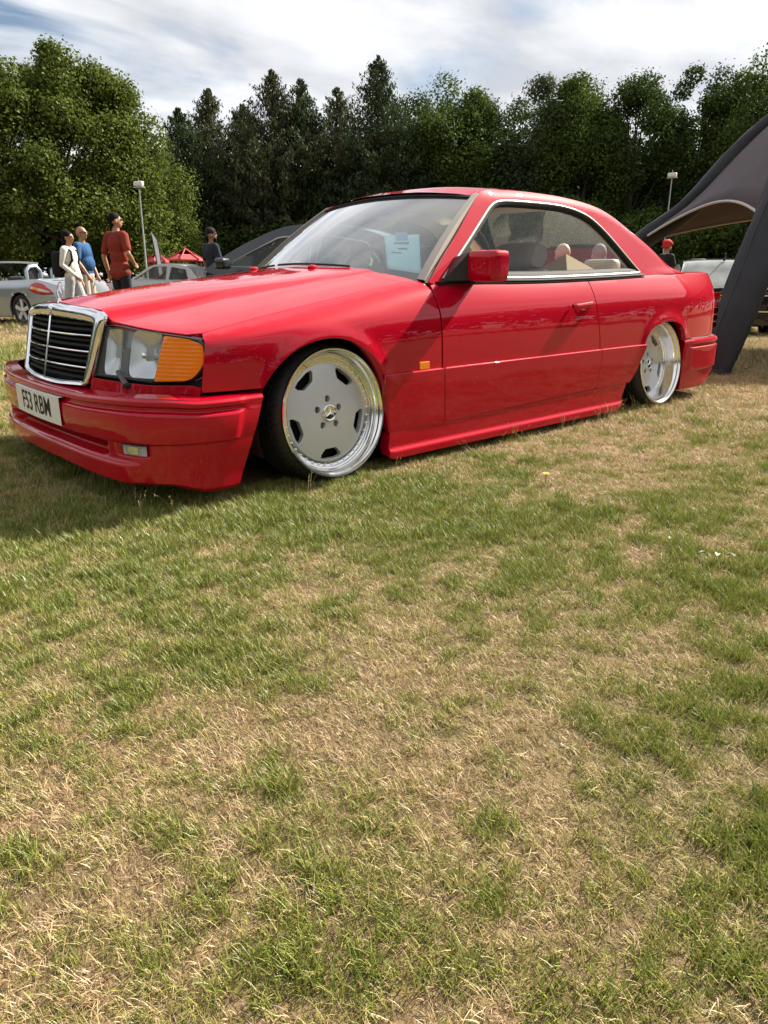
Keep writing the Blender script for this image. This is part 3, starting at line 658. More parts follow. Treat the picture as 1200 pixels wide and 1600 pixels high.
    rows('window_lining', [ring(-.033, -.022), ring(-.030, -.05), ring(.02, -.07)], M['headl'], car, closed=True, sharp=50)
    g0 = H-nr*.026; keep = [g0[i] for i in range(0, n, 3)]
    panel('side_window', lambda x, z: (x, gh(s)(x, z)[1]-s*.016, z), keep, step=.08, mat=M['glass'], parent=car, outward=(0, s, .4), skirt=0)
ZTOP = cs([0.6, 0.866, 1.0, 1.12, 1.17, 1.222, 1.33, 1.446, 1.682, 1.82, 1.926, 2.068, 2.17, 2.267, 2.39, 2.512, 2.642, 2.77, 2.875, 2.985, 3.1], [0.79, 1.0, 1.112, 1.21, 1.228, 1.236, 1.244, 1.249, 1.25, 1.247, 1.241, 1.229, 1.215, 1.194, 1.148, 1.087, 1.021, 0.947, 0.888, 0.858, 0.848])
def ghw(x, z):
    x = np.asarray(x, float); z = np.asarray(z, float)
    base = np.minimum(_wt(x), .79)-.005
    w = base-.42*(z-_zt(x))
    d = np.clip(z-(ZTOP(x)-.05), 0, .1)*sst(1.0, 1.3, x)*(1-.6*sst(2.25, 2.8, x))
    w = w-7.0*d*d
    # the pillar foot blends out into the rear quarter
    k = sst(2.45, 2.95, x); w = w+k*.012*np.exp(-((z-_zt(x))/.03)**2)
    return w
def gh(s):
    def fn(x, z): return np.asarray(x, float), s*ghw(x, z), np.asarray(z, float)
    return fn
HOLE = rounded([(.705, .814), (.97, 1.000), (1.196, 1.166)], 0).tolist()
HOLE = [(.702, .8145), (.94, .982)]+curve2([(1.150, 1.134), (1.20, 1.166), (1.24, 1.182), (1.293, 1.191), (1.406, 1.197), (1.641, 1.200), (1.835, 1.195), (1.96, 1.179), (2.078, 1.146), (2.189, 1.084), (2.293, 1.005), (2.400, .915), (2.465, .863)], 38).tolist()+[(2.482, .846)]
HOLE = HOLE+[(float(a), float(_zt(a)+.016)) for a in np.linspace(2.44, .73, 24)]
both(flank)

# bonnet
xs = np.linspace(-.52, .578, 24)
front = [(float(xt(abs(y)))+.018, float(y)) for y in np.linspace(.752, -.752, 50)]
front = [(min(x, -.50) if abs(y) > .74 else x, y) for x, y in front]
gl = [(float(a), -float(gap_line(a)-.006)) for a in xs]
rear = [(.585-.115*(1-(y/.72)**2), float(y)) for y in np.linspace(-.70, .70, 16)]
bon = panel('bonnet', hoodf(), front[1:-1]+gl+rear+[(a, -b) for a, b in gl[::-1]], step=.028, mat=M['red'], parent=car, outward=(0, 0, 1), skirt=.02, bevel=.003, bstep=.02)
panel('gap_backing', hoodf(-.022), [(-.50, -.78), (.60, -.76), (.60, .76), (-.50, .78)], step=.07, mat=M['gap'], parent=car, skirt=0, outward=(0, 0, 1))
for yy in (-.19, .33):
    zz = float(hood_z(np.array([.40]), np.array([yy]))[0])
    MB().ball((.40, yy, zz+.004), (.028, .014, .013)).build('washer_jet', M['red'], bon)
# scuttle panel under the screen
V = []
for y in np.linspace(-.72, .72, 21):
    k = 1-(y/.72)**2; V.append([(.575-.115*k, y, .782+.066*k), (.68-.10*k, y, .782+.062*k), (.78-.10*k, y, .83+.05*k)])
V = np.array(V); rows('scuttle_panel', [V[:, 0], V[:, 1], V[:, 2]], M['black'], car)
# windscreen
def scr(off=0.0):
    def fn(y, t):
        y = np.asarray(y, float); t = np.asarray(t, float); k = 1-np.clip(np.abs(y), 0, 1)**2
        hw = .735+(.598-.735)*t; q = y*hw; kk = 1-y*y
        x0, z0 = .612-.165*kk, .800+.055*kk; x1, z1 = 1.128-.075*kk, 1.208+.028*kk
        b = 4*t*(1-t)*.018
        return x0+(x1-x0)*t-b*.6+off*.6, q, z0+(z1-z0)*t+b*.8-off*.8
    return fn
def uvgrid(name, fn, nu, nv, m, parent, u0=-1, u1=1, v0=0, v1=1):
    U, T = np.meshgrid(np.linspace(u0, u1, nu), np.linspace(v0, v1, nv)); x, y, z = fn(U.ravel(), T.ravel()); P = np.stack([x, y, z], 1).reshape(nv, nu, 3)
    return rows(name, list(P), m, parent, sharp=None)
uvgrid('windscreen', scr(.004), 40, 24, M['screen'], car, -.985, .985, 0, .965)
# black seal and trim strips round the screen
def strip(name, fn, path, width, m, parent, lift=.004):
    P = np.array(path); x, y, z = fn(P[:, 0], P[:, 1]); A = np.stack([x, y, z], 1)
    x, y, z = fn(P[:, 0]+width[0], P[:, 1]+width[1]); B = np.stack([x, y, z], 1)
    up = np.array([-lift*.6, 0, lift*.8]); return rows(name, [A-up*2, A+up, B+up, B-up*2], m, parent, sharp=30)
t_ = np.linspace(0, 1, 20); u_ = np.linspace(-1, 1, 40)
strip('screen_seal', scr(), np.stack([u_, u_*0+.952], 1), (0, .018), M['gap'], car, .005)
for s in (-1, 1):
    strip('screen_trim', scr(), np.stack([s*(t_*0+.972), t_*.995], 1), (s*.046, 0), M['strip'], car, .010)
# roof skin
def roofz(x, y):
    ye = ghw(x, ZTOP(x)); a = np.clip(np.abs(y)/ye, 0, 1)
    return ZTOP(x)+.042*(1-a**2.6)*sst(2.75, 1.9, x)+.001
xr = np.linspace(0, 1, 26); vr = np.linspace(-1, 1, 33); Rw = []
for k in xr:
    pts = []
    for v in vr:
        x0 = 1.112-.078*(1-v*v); x1 = 2.17+.03*(1-v*v); x = x0+(x1-x0)*k; xe = max(x, 1.125)
        ye = float(ghw(np.array([xe]), ZTOP(np.array([xe])))[0])
        pts.append((x, v*ye, float(roofz(np.array([xe]), np.array([v*ye]))[0])-.018*max(0, (1.14-x)/.09)*(1-abs(v)**2.6) if False else float(roofz(np.array([xe]), np.array([v*ye]))[0])-.16*max(0, .09-k)))
    Rw.append(np.array(pts))
rows('roof', Rw, M['red'], car, sharp=None)
rows('headlining', [r-[0, 0, .03] for r in Rw], M['headl'], car, sharp=None)
# rear window and parcel area, boot lid
def rearw(y, t):
    y = np.asarray(y, float); t = np.asarray(t, float); kk = 1-y*y
    hw = .575+(.655-.575)*t; x0, z0 = 2.17+.03*kk, 1.214+.036*kk; x1, z1 = 2.83+.06*kk, .885+.01*kk
    return x0+(x1-x0)*t+.03*4*t*(1-t)*.6, y*hw, z0+(z1-z0)*t+.03*4*t*(1-t)*.8
uvgrid('rear_window', rearw, 24, 14, M['glass'], car)
for s in (-1, 1):
    # flank of the rear pillar between side skin and rear glass
    tt = np.linspace(0, 1, 20); x, y, z = rearw(tt*0+s, tt); A = np.stack([x, y, z], 1)
    zx = ZTOP(A[:, 0]); B = np.stack([A[:, 0], s*ghw(A[:, 0], zx), zx], 1); A[:, 2] = np.minimum(A[:, 2], 9)
    rows('pillar_return', [A, (A+B)/2+[0, 0, .003], B], M['red'], car, sharp=None)
def bootz(x, y):
    a = np.abs(y); return .862+.006*sst(2.7, 3.2, x)-.022*sst(3.4, 3.66, x)-.020*(a/.66)**2.2
bl = [(2.80, -.60), (3.0, -.665), (3.3, -.675), (3.5, -.662), (3.60, -.64), (3.665, -.57), (3.69, -.3), (3.69, 0)]
panel('boot_lid', lambda x, y: (x, y, bootz(x, y)), [(a, b) for a, b in bl]+[(a, -b) for a, b in bl[::-1][1:]], step=.05, mat=M['red'], parent=car, outward=(0, 0, 1), skirt=.02, bevel=.012)
Rw = []
for k in np.linspace(0, 1, 10):      # rolled tail edge and rear face of the lid
    pts = []
    for y in np.linspace(-.64, .64, 25):
        a = abs(y)/.64; xx = 3.692-.075*a**3; zz = float(bootz(np.array([3.62]), np.array([y]))[0])
        pts.append((xx+.045*math.sin(k*math.pi*.55)-.01*k, y, zz-.008-.22*k**1.4))
    Rw.append(np.array(pts))
rows('boot_rear', Rw, M['red'], car, sharp=None)
# tops of the rear wings between boot and flank
for s in (-1, 1):
    xs = np.linspace(2.75, 3.645, 30); r0 = np.stack([xs, s*_wt(xs), _zt(xs)], 1)
    inner = np.interp(xs, [2.75, 2.8, 3.0, 3.3, 3.5, 3.6], [.60, .604, .669, .679, .666, .644]); r2_ = np.stack([xs, s*inner, bootz(xs, inner)-.002], 1)
    rows('wing_top', [r0, (r0+r2_)/2+[0, 0, .006], r2_, r2_-[0, 0, .02]], M['red'], car, sharp=50)
    tl = []
    for i, (z0, z1, m) in enumerate(((.66, .715, 'amber'), (.615, .655, 'reflector'), (.565, .61, 'redlens'), (.515, .56, 'redlens'), (.468, .51, 'redlens'))):
        P = np.array([(3.595, .779), (3.63, .758), (3.672, .715), (3.70, .66), (3.715, .57), (3.715, .45)]); P = curve2(P, 14)
        mbr = [np.stack([P[:, 0]+dx, s*(P[:, 1]+dy), np.full(14, z)], 1) for dx, dy, z in ((-.02, -.02, z0), (.004, .006, z0+.002), (.010, .011, (z0+z1)/2), (.004, .006, z1-.002), (-.02, -.02, z1))]
        o = rows('tail_lamp_rib', mbr, M[m], tl[0] if tl else car, sharp=60)
        if not tl: o.name = 'tail_lamp'; tl.append(o)
    MB().add([(3.10, s*.742, .852), (3.145, s*.742, .853), (3.14, s*.752, .815), (3.10, s*.738, .852), (3.145, s*.738, .853), (3.14, s*.748, .815)], [(0, 1, 2), (5, 4, 3), (0, 3, 4, 1), (1, 4, 5, 2), (2, 5, 3, 0)]).build('aerial_base', M['black'], car, smooth=False) if s < 0 else None
# ---------------------------------------------------------------- bumpers
def bumper(name, plan, prof, nt, feats=None, z0=lambda a: .06, m=None):
    C = np.array(plan, float); C = np.concatenate([C[::-1]*[1, -1], C[1:]])      # (x, y) plan from far side to near side
    P = curve2(C, nt); t = np.gradient(P, axis=0); t /= np.linalg.norm(t, axis=1)[:, None]
    n = np.stack([t[:, 1], -t[:, 0]], 1)
    if (n[nt//2]*P[nt//2]).sum() < 0 and name != 'rear_bumper': n = -n
    if name == 'rear_bumper' and n[nt//2, 0] < 0: n = -n
    if name == 'front_bumper' and n[nt//2, 0] > 0: n = -n
    return P, n
PF = [(-.885, 0), (-.880, -.2), (-.866, -.4), (-.843, -.56), (-.812, -.68), (-.765, -.765), (-.70, -.826), (-.60, -.862), (-.50, -.873), (-.42, -.874), (-.355, -.874)]
NB = 261
PB, NBm = bumper('front_bumper', PF, None, NB)
aY = np.abs(PB[:, 1]); frontness = sst(-.60, -.74, PB[:, 0])
def bprof():
    zs = np.unique(np.r_[np.linspace(.058, .10, 6), np.linspace(.10, .17, 14), np.linspace(.17, .245, 16), np.linspace(.245, .262, 7), np.linspace(.262, .352, 10), np.linspace(.352, .405, 22)])
    return zs
def boff(z, i):
    fr = frontness[i]; a = aY[i]; x = PB[i, 0]
    o = .004*math.sin(np.clip((z-.25)/.12, 0, 1)*math.pi)
    pan = 1-sst(-.462, -.425, x)                        # the raised rubbing panel stops short of the wheel
    o += .010*pan*sst(.249, .257, z)*(1-sst(.352, .360, z))
    o += -.006*sst(.356, .362, z)*(1-sst(.372, .378, z))*pan
    o += .006*pan*sst(.373, .380, z)
    o += -.010*sst(.392, .404, z)
    o += -.010*(1-sst(.10, .25, z))*(1-fr)
    mid = 1-sst(.52, .57, a)
    slot = sst(.170, .182, z)*(1-sst(.236, .246, z))
    o += -.040*slot*mid*fr
    o += .026*mid*fr*np.exp(-((z-.209)/.007)**2)        # the bar across the intake
    lip = (1-sst(.150, .168, z))*(1-sst(.66, .74, a))*fr
    o += .020*lip
    o += -.018*(1-sst(.058, .075, z))
    fogr = sst(.615, .63, a)*(1-sst(.745, .76, a))*sst(.188, .196, z)*(1-sst(.244, .249, z))
    o += -.02*fogr
    return o
ZB = bprof(); Rw = []
for z in ZB:
    pts = []
    for i in range(NB):
        zb = .063+.034*frontness[i]+.022*(1-sst(.1, .7, aY[i])); zz = z if z > .26 else zb+(z-.058)*(.26-zb)/(.26-.058)
        zz += .012*frontness[i]*sst(.26, .40, z)*sst(.35, .75, aY[i])
        q = PB[i]+NBm[i]*float(boff(z, i)); xe = -.358-.125*max(0, .40-zz)/.34; qx = q[0] if q[0] < -.62 else -.62+(q[0]+.62)*(xe+.62)/.265; pts.append((qx, q[1], zz))
    Rw.append(np.array(pts))
top = Rw[-1].copy(); ins = top.copy(); ins[:, :2] -= NBm*.055; ins[:, 2] += .006
low = Rw[0].copy(); li = low.copy(); li[:, :2] -= NBm*.10; li[:, 2] += .01
fb = rows('front_bumper', [li]+Rw+[ins], M['red'], car, sharp=48)
for i in (0, NB-1):                                     # closed end beside the wheel
    V = [r[i] for r in [li]+Rw+[ins]]; b = np.array(V); b[:, 1] *= .93; b2 = b.copy()
    rows('bumper_end', [np.array(V), b], M['red'], fb, sharp=30)
# dark floor behind the intake and under the nose
MB().box((-.45, 0, .22), (.62, 1.30, .14)).build('nose_undertray', M['dark'], car, smooth=False)
# fog lamps
for s in (-1, 1):
    idx = [i for i in range(NB) if .628 < aY[i] < .748 and np.sign(PB[i, 1]) == s]
    def fr(z, o): return np.array([(*(PB[i]+NBm[i]*o), z-.012*0) for i in idx])
    fl = rows('fog_lamp', [fr(.196, .001), fr(.196, -.012), fr(.244, -.012), fr(.244, .001)], M['lampgrey'], fb, sharp=30)
    k = len(idx)
    rows('fog_lamp_lens', [np.array([(*(PB[i]+NBm[i]*-.004), z) for i in idx[2:-2]]) for z in (.206, .222, .237)], M['lens'], fl, sharp=30)
    ii = idx[k//4:3*k//4]
    rows('fog_lamp_bulb', [np.array([(*(PB[i]+NBm[i]*-.010), z) for i in ii]) for z in (.208, .222, .236)], M['reflector'], fl, sharp=30)
# number plate, following the bumper curve
def plate_pt(u, v, h):
    u = np.asarray(u, float); xx = np.interp(np.abs(u), -PF_[:, 1], PF_[:, 0]); return xx-.016-np.asarray(h)+(np.asarray(v)-.316)*.0, u, np.asarray(v, float)
PF_ = curve2(PF, 80)
u = np.linspace(-.26, .26, 30)
pl = rows('number_plate', [np.stack(plate_pt(u, u*0+z, u*0+h), 1) for z, h in ((.262, -.02), (.262, .0), (.2625, .003), (.3725, .003), (.373, 0), (.373, -.02))], M['plate'], fb, sharp=40)
text_mesh('plate_lettering', 'F53 RBM', .108, M['ink'], pl, lambda a, b, c: plate_pt(-a, b+.318, c*0+.0042), sx=.86, bold=.0012)
# panel under the lamps, beside and under the grille
for s in (-1, 1):
    panel('lamp_valance', lampf(-.008, s), [(.352, .405), (.795, .405), (.800, .438), (.77, .445), (.64, .441), (.36, .451)], step=.03, mat=M['red'], parent=car, outward=(-1, s*.3, 0), skirt=.02)
    panel('lamp_valance_gap', lampf(.03, s), [(.34, .37), (.78, .37), (.78, .46), (.34, .46)], step=.06, mat=M['gap'], parent=car, outward=(-1, s*.3, 0), skirt=0)
    # headlamp unit
    tl_ = [(float(q), min(.648, float(hood_z(np.array([xt(q)+.018]), np.array([q]))[0])-.007)) for q in (.78, .74, .70, .66, .60, .54, .48, .44)]; zt_ = lambda q: float(np.interp(q, [a for a, b in tl_[::-1]], [b for a, b in tl_[::-1]]))
    LO = np.array(rounded([(.397, .646), (.362, .458), (.64, .449), (.764, .457), (.806, .520), (.797, zt_(.78)-.012)], [.006, .006, .01, .03, .03, .012]).tolist()+tl_)
    hl = panel('headlamp', lampf(.034, s), [(a, b) for a, b in LO], step=.04, mat=M['lampgrey'], parent=car, outward=(-1, s*.3, 0), skirt=0)
    c = LO.mean(0)
    def lrow(k, off): q = c+(LO-c)*k; return np.stack(lampf(off, s)(q[:, 0], q[:, 1]), 1)
    rows('lamp_gasket', [lrow(1.006, .012), lrow(1.004, .001), lrow(.988, -.002), lrow(.982, .004), lrow(.978, .034)], M['black'], hl, closed=True, sharp=40)
    G1 = rounded([(.402, .640), (.369, .463), (.636, .455), (.655, zt_(.655)-.005), (.54, zt_(.54)-.005)], .006)
    panel('headlamp_glass', lampf(.004, s), G1, step=.03, mat=M['ribglass'] if 'ribglass' in M else M['lens'], parent=hl, outward=(-1, s*.3, 0), skirt=.004)
    G2 = rounded([(.660, zt_(.66)-.006), (.641, .456), (.762, .463), (.799, .522), (.790, zt_(.78)-.016), (.74, zt_(.74)-.006)], [.006, .006, .03, .03, .012, .01])
    panel('indicator_lens', lampf(.002, s), G2, step=.02, mat=M['amber_rib'] if 'amber_rib' in M else M['amber'], parent=hl, outward=(-1, s*.4, 0), skirt=.02)
    for cy, cz, ry, rz, nm in ((.436, .550, .044, .084, 'fog_reflector'), (.584, .548, .062, .086, 'beam_reflector')):
        x0 = float(xt(cy))+.012; Rw = []
        sl = (float(xt(cy+.05))-float(xt(cy-.05)))/.1
        for k in np.linspace(1, .12, 8):
            t = np.linspace(0, 2*np.pi, 40, endpoint=False); e_ = (np.abs(np.cos(t))**6+np.abs(np.sin(t))**6)**(-1/6); yy = cy+ry*k*e_*np.cos(t); zz = cz+rz*k*e_*np.sin(t)
            zz = np.clip(zz, .463, .632); Rw.append(np.stack([x0+.020*(1-k*k)+sl*(yy-cy)-(.042)*(.64-zz)/.185+.004, s*yy, zz], 1))
        rows(nm, Rw, M['reflector'], hl, closed=True, sharp=None)
    dv = np.array(lampf(.014, s)(np.array([.484, .518, .518, .484]), np.array([.470, .468, .565, .565]))).T
    MB().add(np.concatenate([dv, dv+[.02, 0, 0]]), [(0, 1, 2, 3), (7, 6, 5, 4), (0, 4, 5, 1), (1, 5, 6, 2), (2, 6, 7, 3), (3, 7, 4, 0)]).build('lamp_divider', M['lampwiper'], hl, smooth=False)
    bl_ = np.array(lampf(.012, s)(np.array([.584]), np.array([.545]))).T[0]; MB().ball(bl_, (.012, .012, .012), 10, 8).build('lamp_bulb', M['chrome'], hl)
    # lamp wiper
    b = np.array(lampf(-.012, s)(np.array([.545, .50, .42]), np.array([.441, .485, .50]))).T
    MB().tube(b[:2], [.011, .009], 6).build('lamp_wiper', M['lampwiper'] if 'lampwiper' in M else M['black'], hl)
    MB().box(tuple(b[0]+[.004, 0, -.004]), (.02, .035, .018)).build('lamp_wiper_arm', M['black'], hl, bevel=.003)
# ---------------------------------------------------------------- grille
def xg(y, z): return -.858+(np.asarray(z)-.42)*.235+.30*np.asarray(y)**2
go = [(0, .716), (.16, .712), (.30, .703), (.372, .692), (.392, .680), (.394, .665), (.36, .45), (.352, .428), (.335, .418), (.16, .410), (0, .408)]
gi = [(0, .667), (.16, .664), (.30, .657), (.335, .653), (.345, .646), (.344, .630), (.330, .455), (.326, .442), (.315, .436), (.16, .428), (0, .426)]
def gsym(L):
    L = np.array(L, float); f = np.concatenate([L, (L*[-1, 1])[::-1][1:-1]]); return f
GO, GI = gsym(go), gsym(gi)
def dens2(A, B, k=6):
    oa, ob = [], []
    for i in range(len(A)):
        j = (i+1) % len(A)
        for q in range(k): oa.append(A[i]+(A[j]-A[i])*q/k); ob.append(B[i]+(B[j]-B[i])*q/k)
    return np.array(oa), np.array(ob)
GO, GI = dens2(GO, GI)
def grow(f, off): q = GO+(GI-GO)*f; return np.stack([xg(q[:, 0], q[:, 1])+off, q[:, 0], q[:, 1]], 1)
gr = rows('grille', [grow(-.01, .030), grow(-.02, .018), grow(.02, .008), grow(.10, .002), grow(.30, -.003), grow(.62, -.001), grow(.82, .003), grow(.90, .007), grow(.93, .010), grow(1.0, .010), grow(1.02, .014), grow(1.03, .06)], M['chrome'], car, closed=True, sharp=55)
panel('grille_backing', lambda y, z: (xg(y, z)+.05, y, z), [(-.36, .42), (.36, .42), (.36, .67), (-.36, .67)], step=.06, mat=M['gap'], parent=gr, skirt=0, outward=(-1, 0, 0))
ys = np.linspace(-.345, .345, 25)
nb_ = 12
for i in range(1, nb_):
    z = .428+(.664-.428)*i/nb_; hw = .345 if z > .5 else .335; y = ys*hw/.345; zz = z-.012*(np.abs(y)/.345)**2*0+.006*(.664-.428-(z-.428))*0
    chrome = i % 3 == 0
    th = .0032 if chrome else .0045; o = .006 if chrome else .020
    rows('chrome_bar' if chrome else 'slat', [np.stack([xg(y, zz)+a, y, zz+b], 1) for a, b in ((o+.03, th+.004), (o, th), (o-.002, 0), (o, -th), (o+.03, -th+.004))], M['chrome'] if chrome else M['slat'] if 'slat' in M else M['black'], gr, sharp=30)
zz = np.linspace(.425, .668, 10); rows('mullion', [np.stack([xg(0*zz, zz)+a, 0*zz+b, zz], 1) for a, b in ((.03, -.006), (.004, -.006), (.000, 0), (.004, .006), (.03, .006))], M['chrome'], gr, sharp=30)
def star(mb, cen, r, U, V_, N, ring=True, th=.12):
    cen = np.array(cen, float); U, V_, N = (np.array(q, float) for q in (U, V_, N))
    for k in range(3):
        a = math.pi/2+k*2*math.pi/3; d = U*math.cos(a)+V_*math.sin(a); e = np.cross(N, d)
        P = [cen+d*r*.96, cen+e*r*.17-d*r*.10, cen-e*r*.17-d*r*.10, cen+N*r*th*1.2, cen-N*r*th]
        mb.add(P, [(0, 1, 3), (0, 3, 2), (1, 2, 3), (1, 0, 4), (0, 2, 4), (2, 1, 4)])
    if ring:
        t = np.linspace(0, 2*np.pi, 33); mb.tube([cen+r*(U*math.cos(a)+V_*math.sin(a)) for a in t], r*.075, 6, caps=False)
    return mb
def oval_badge():
    mb = MB(); t = np.linspace(0, 2*np.pi, 25); z0 = .692; x0 = float(xg(0, z0))-.004
    mb.ball((x0, 0, z0), (.006, .016, .020), 16, 8); return mb.build('oval_badge', M['chrome'], gr)
oval_badge()
sb = MB(); xb = float(xg(0, .716))+.035; sb.tube([(xb, 0, .708), (xb+.003, 0, .735)], [.012, .006], 10); sb.build('star_base', M['chrome'], gr)
sm = MB(); star(sm, (xb+.010, 0, .764), .033, (0, 1, 0), (.12, 0, 1), (-1, 0, .1)); sm.build('bonnet_star', M['chrome'], gr, sharp=20)

# ---------------------------------------------------------------- wheels
def wheel(x, s, dish, camber, parent):
    w = empty('wheel', (x, s*.850, .285)); w.parent = parent
    w.rotation_euler = (R(camber)*(-1 if s < 0 else 1), 0, 0 if s < 0 else math.pi)
    if s > 0: w.rotation_euler = (R(-camber), 0, math.pi)
    # local: outside is -Y
    d = dish
    revolve('rim_lip', [(.247, .02), (.259, .012), (.264, .003), (.2645, -.004), (.262, -.008), (.256, -.007), (.252, .001), (.2495, .004), (.2485, .012), (.243, .02), (.2405, .026), (.238, .034), (.234, d-.012), (.232, d-.006), (.226, d-.004), (.224, d+.002), (.2195, d+.004), (.212, d+.005), (.204, d+.006), (.203, d+.020), (.23, d+.03), (.235, .22)], 120, M['polish'], w, sharp=25)
    holes = []
    for k in range(5):
        a0 = -math.pi/2+k*2*math.pi/5; hp = rounded([(-.056, .186), (-.052, .170), (-.029, .147), (.029, .147), (.052, .170), (.056, .186), (.03, .1935), (-.03, .1935)], .004, 3)
        ca, sa = math.cos(a0), math.sin(a0)
        holes.append(np.array([(r*ca-q*sa, r*sa+q*ca) for q, r in hp]))
    for k in range(5):
        a0 = math.pi/2+k*2*math.pi/5; t = np.linspace(0, 2*np.pi, 16, endpoint=False)
        holes.append(np.stack([.059*math.cos(a0)+.0155*np.cos(t), .059*math.sin(a0)+.0155*np.sin(t)], 1))
    t = np.linspace(0, 2*np.pi, 90, endpoint=False)
    face = panel('wheel_face', lambda a, b: (a, d+.004-.012*(1-(np.hypot(a, b)/.205)**2), b), np.stack([.203*np.cos(t), .203*np.sin(t)], 1), holes, step=.018, mat=M['silver'], parent=w, outward=(0, -1, 0), skirt=.022, bevel=.002, bstep=.008)
    revolve('brake_drum', [(.0, d+.06), (.19, d+.06), (.21, d+.10), (.21, .2)], 40, M['dark'], w)
    for k in range(5):
        a0 = math.pi/2+k*2*math.pi/5
        b = MB().tube([(.059*math.cos(a0), d+.04, .059*math.sin(a0)), (.059*math.cos(a0), d+.014, .059*math.sin(a0))], .0095, 6); b.build('wheel_bolt', M['lampgrey'], w, sharp=30)
        a1 = a0+math.pi/5; MB().tube([(.062*math.cos(a1), d+.01, .062*math.sin(a1)), (.062*math.cos(a1), d-.0065, .062*math.sin(a1))], .0032, 8).build('cap_hole', M['gap'], w, sharp=30)
    cap = revolve('centre_cap', [(.0, d-.016), (.026, d-.0155), (.031, d-.017), (.034, d-.016), (.036, d-.008), (.036, d+.01)], 36, M['chrome'], w, sharp=30)
    mb = MB(); star(mb, (0, d-.018, 0), .030, (1, 0, 0), (0, 0, 1), (0, -1, 0), ring=False); mb.build('cap_star', M['chrome'], w, sharp=10)
    n = 40
    st = MB()
    for k in range(n):
        a = 2*math.pi*k/n; st.ball((.2165*math.cos(a), d+.002, .2165*math.sin(a)), (.0046, .005, .0046), 6, 4)
    tag(st.build('rim_bolts', M['chrome'], w, sharp=None), kind='stuff')
    MB().tube([(.236*math.cos(2.1), .03, .236*math.sin(2.1)), (.225*math.cos(2.1), .012, .225*math.sin(2.1))], .004, 6).build('tyre_valve', M['chrome'], w)
    prof = [(.236, .21), (.255, .215), (.272, .212), (.284, .205), (.2895, .19)]
    for g in (.165, .13, .095, .06): prof += [(.2905, g+.008), (.2905, g+.004), (.284, g+.0035), (.284, g-.0035), (.2905, g-.004)]
    prof += [(.2895, .045), (.286, .034), (.279, .022), (.273, .013), (.268, .007), (.2655, .003), (.262, .006), (.25, .016)]
    tyre = revolve('tyre', prof, 288, M['tyre'], w, sharp=30); tv = tyre.data.vertices; co = np.empty(len(tv)*3); tv.foreach_get('co', co); co = co.reshape(-1, 3)
    rad = np.hypot(co[:, 0], co[:, 2]); ang = np.arctan2(co[:, 2], co[:, 0])*72/(2*np.pi); cutm = (rad > .2855) & (((ang+np.abs(co[:, 1]-.112)*22) % 1.0) < .26)      # slanted sipes across the tread
    co[cutm, 0] *= .980; co[cutm, 2] *= .980; tv.foreach_set('co', co.ravel()); tyre.data.update()
    return w
for x, dsh, cb in ((0.0, .050, 6.0), (2.715, .095, 7.0)):
    for s in (-1, 1): wheel(x, s, dsh, cb, car)
# ---------------------------------------------------------------- rear bumper
PR = [(3.755, 0), (3.748, -.25), (3.728, -.48), (3.69, -.65), (3.625, -.765), (3.53, -.835), (3.40, -.866), (3.25, -.874), (3.10, -.876), (2.97, -.874)]
P2, N2 = bumper('rear_bumper', PR, None, 161)
Rw = []
for z in np.r_[np.linspace(.085, .2, 10), np.linspace(.205, .215, 4), np.linspace(.22, .345, 10), np.linspace(.35, .42, 14)]:
    pts = []
    for i in range(161):
        x = P2[i, 0]; pan = sst(3.03, 3.06, x)
        o = .010*pan*sst(.207, .213, z)*(1-sst(.362, .368, z))-.004*pan*sst(.366, .37, z)*(1-sst(.380, .384, z))+.006*pan*sst(.381, .385, z)-.012*sst(.405, .42, z)-.03*(1-sst(.06, .2, z))*sst(3.3, 3.6, x)-.008*(1-sst(.085, .10, z))
        q = P2[i]+N2[i]*float(o); pts.append((q[0], q[1], z+.05*sst(3.25, 3.6, x)*(1-sst(.085, .2, z))))
    Rw.append(np.array(pts))
ins = Rw[-1].copy(); ins[:, :2] -= N2*.05; low = Rw[0].copy(); low[:, :2] -= N2*.1
rb = rows('rear_bumper', [low]+Rw+[ins], M['red'], car, sharp=48)
for i in (0, 160):
    V = np.array([r[i] for r in [low]+Rw+[ins]]); b = V.copy(); b[:, 1] *= .92; b[:, 0] += .03; rows('bumper_end', [V, b], M['red'], rb, sharp=30)
# ---------------------------------------------------------------- underbody and cabin
MB().box((1.35, 0, .16), (2.1, 1.5, .08)).build('floor_pan', M['dark'], car, smooth=False)
MB().box((0, 0, .36), (.9, 1.0, .5)).build('engine_bay', M['dark'], car, smooth=False)
MB().box((2.75, 0, .36), (1.4, 1.0, .44)).build('boot_floor', M['dark'], car, smooth=False)
MB().box((1.5, 0, .26), (1.7, 1.42, .06)).build('cabin_floor', M['carpet'], car, smooth=False)
MB().box((.60, 0, .55), (.06, 1.45, .5)).build('bulkhead', M['dark'], car, smooth=False)
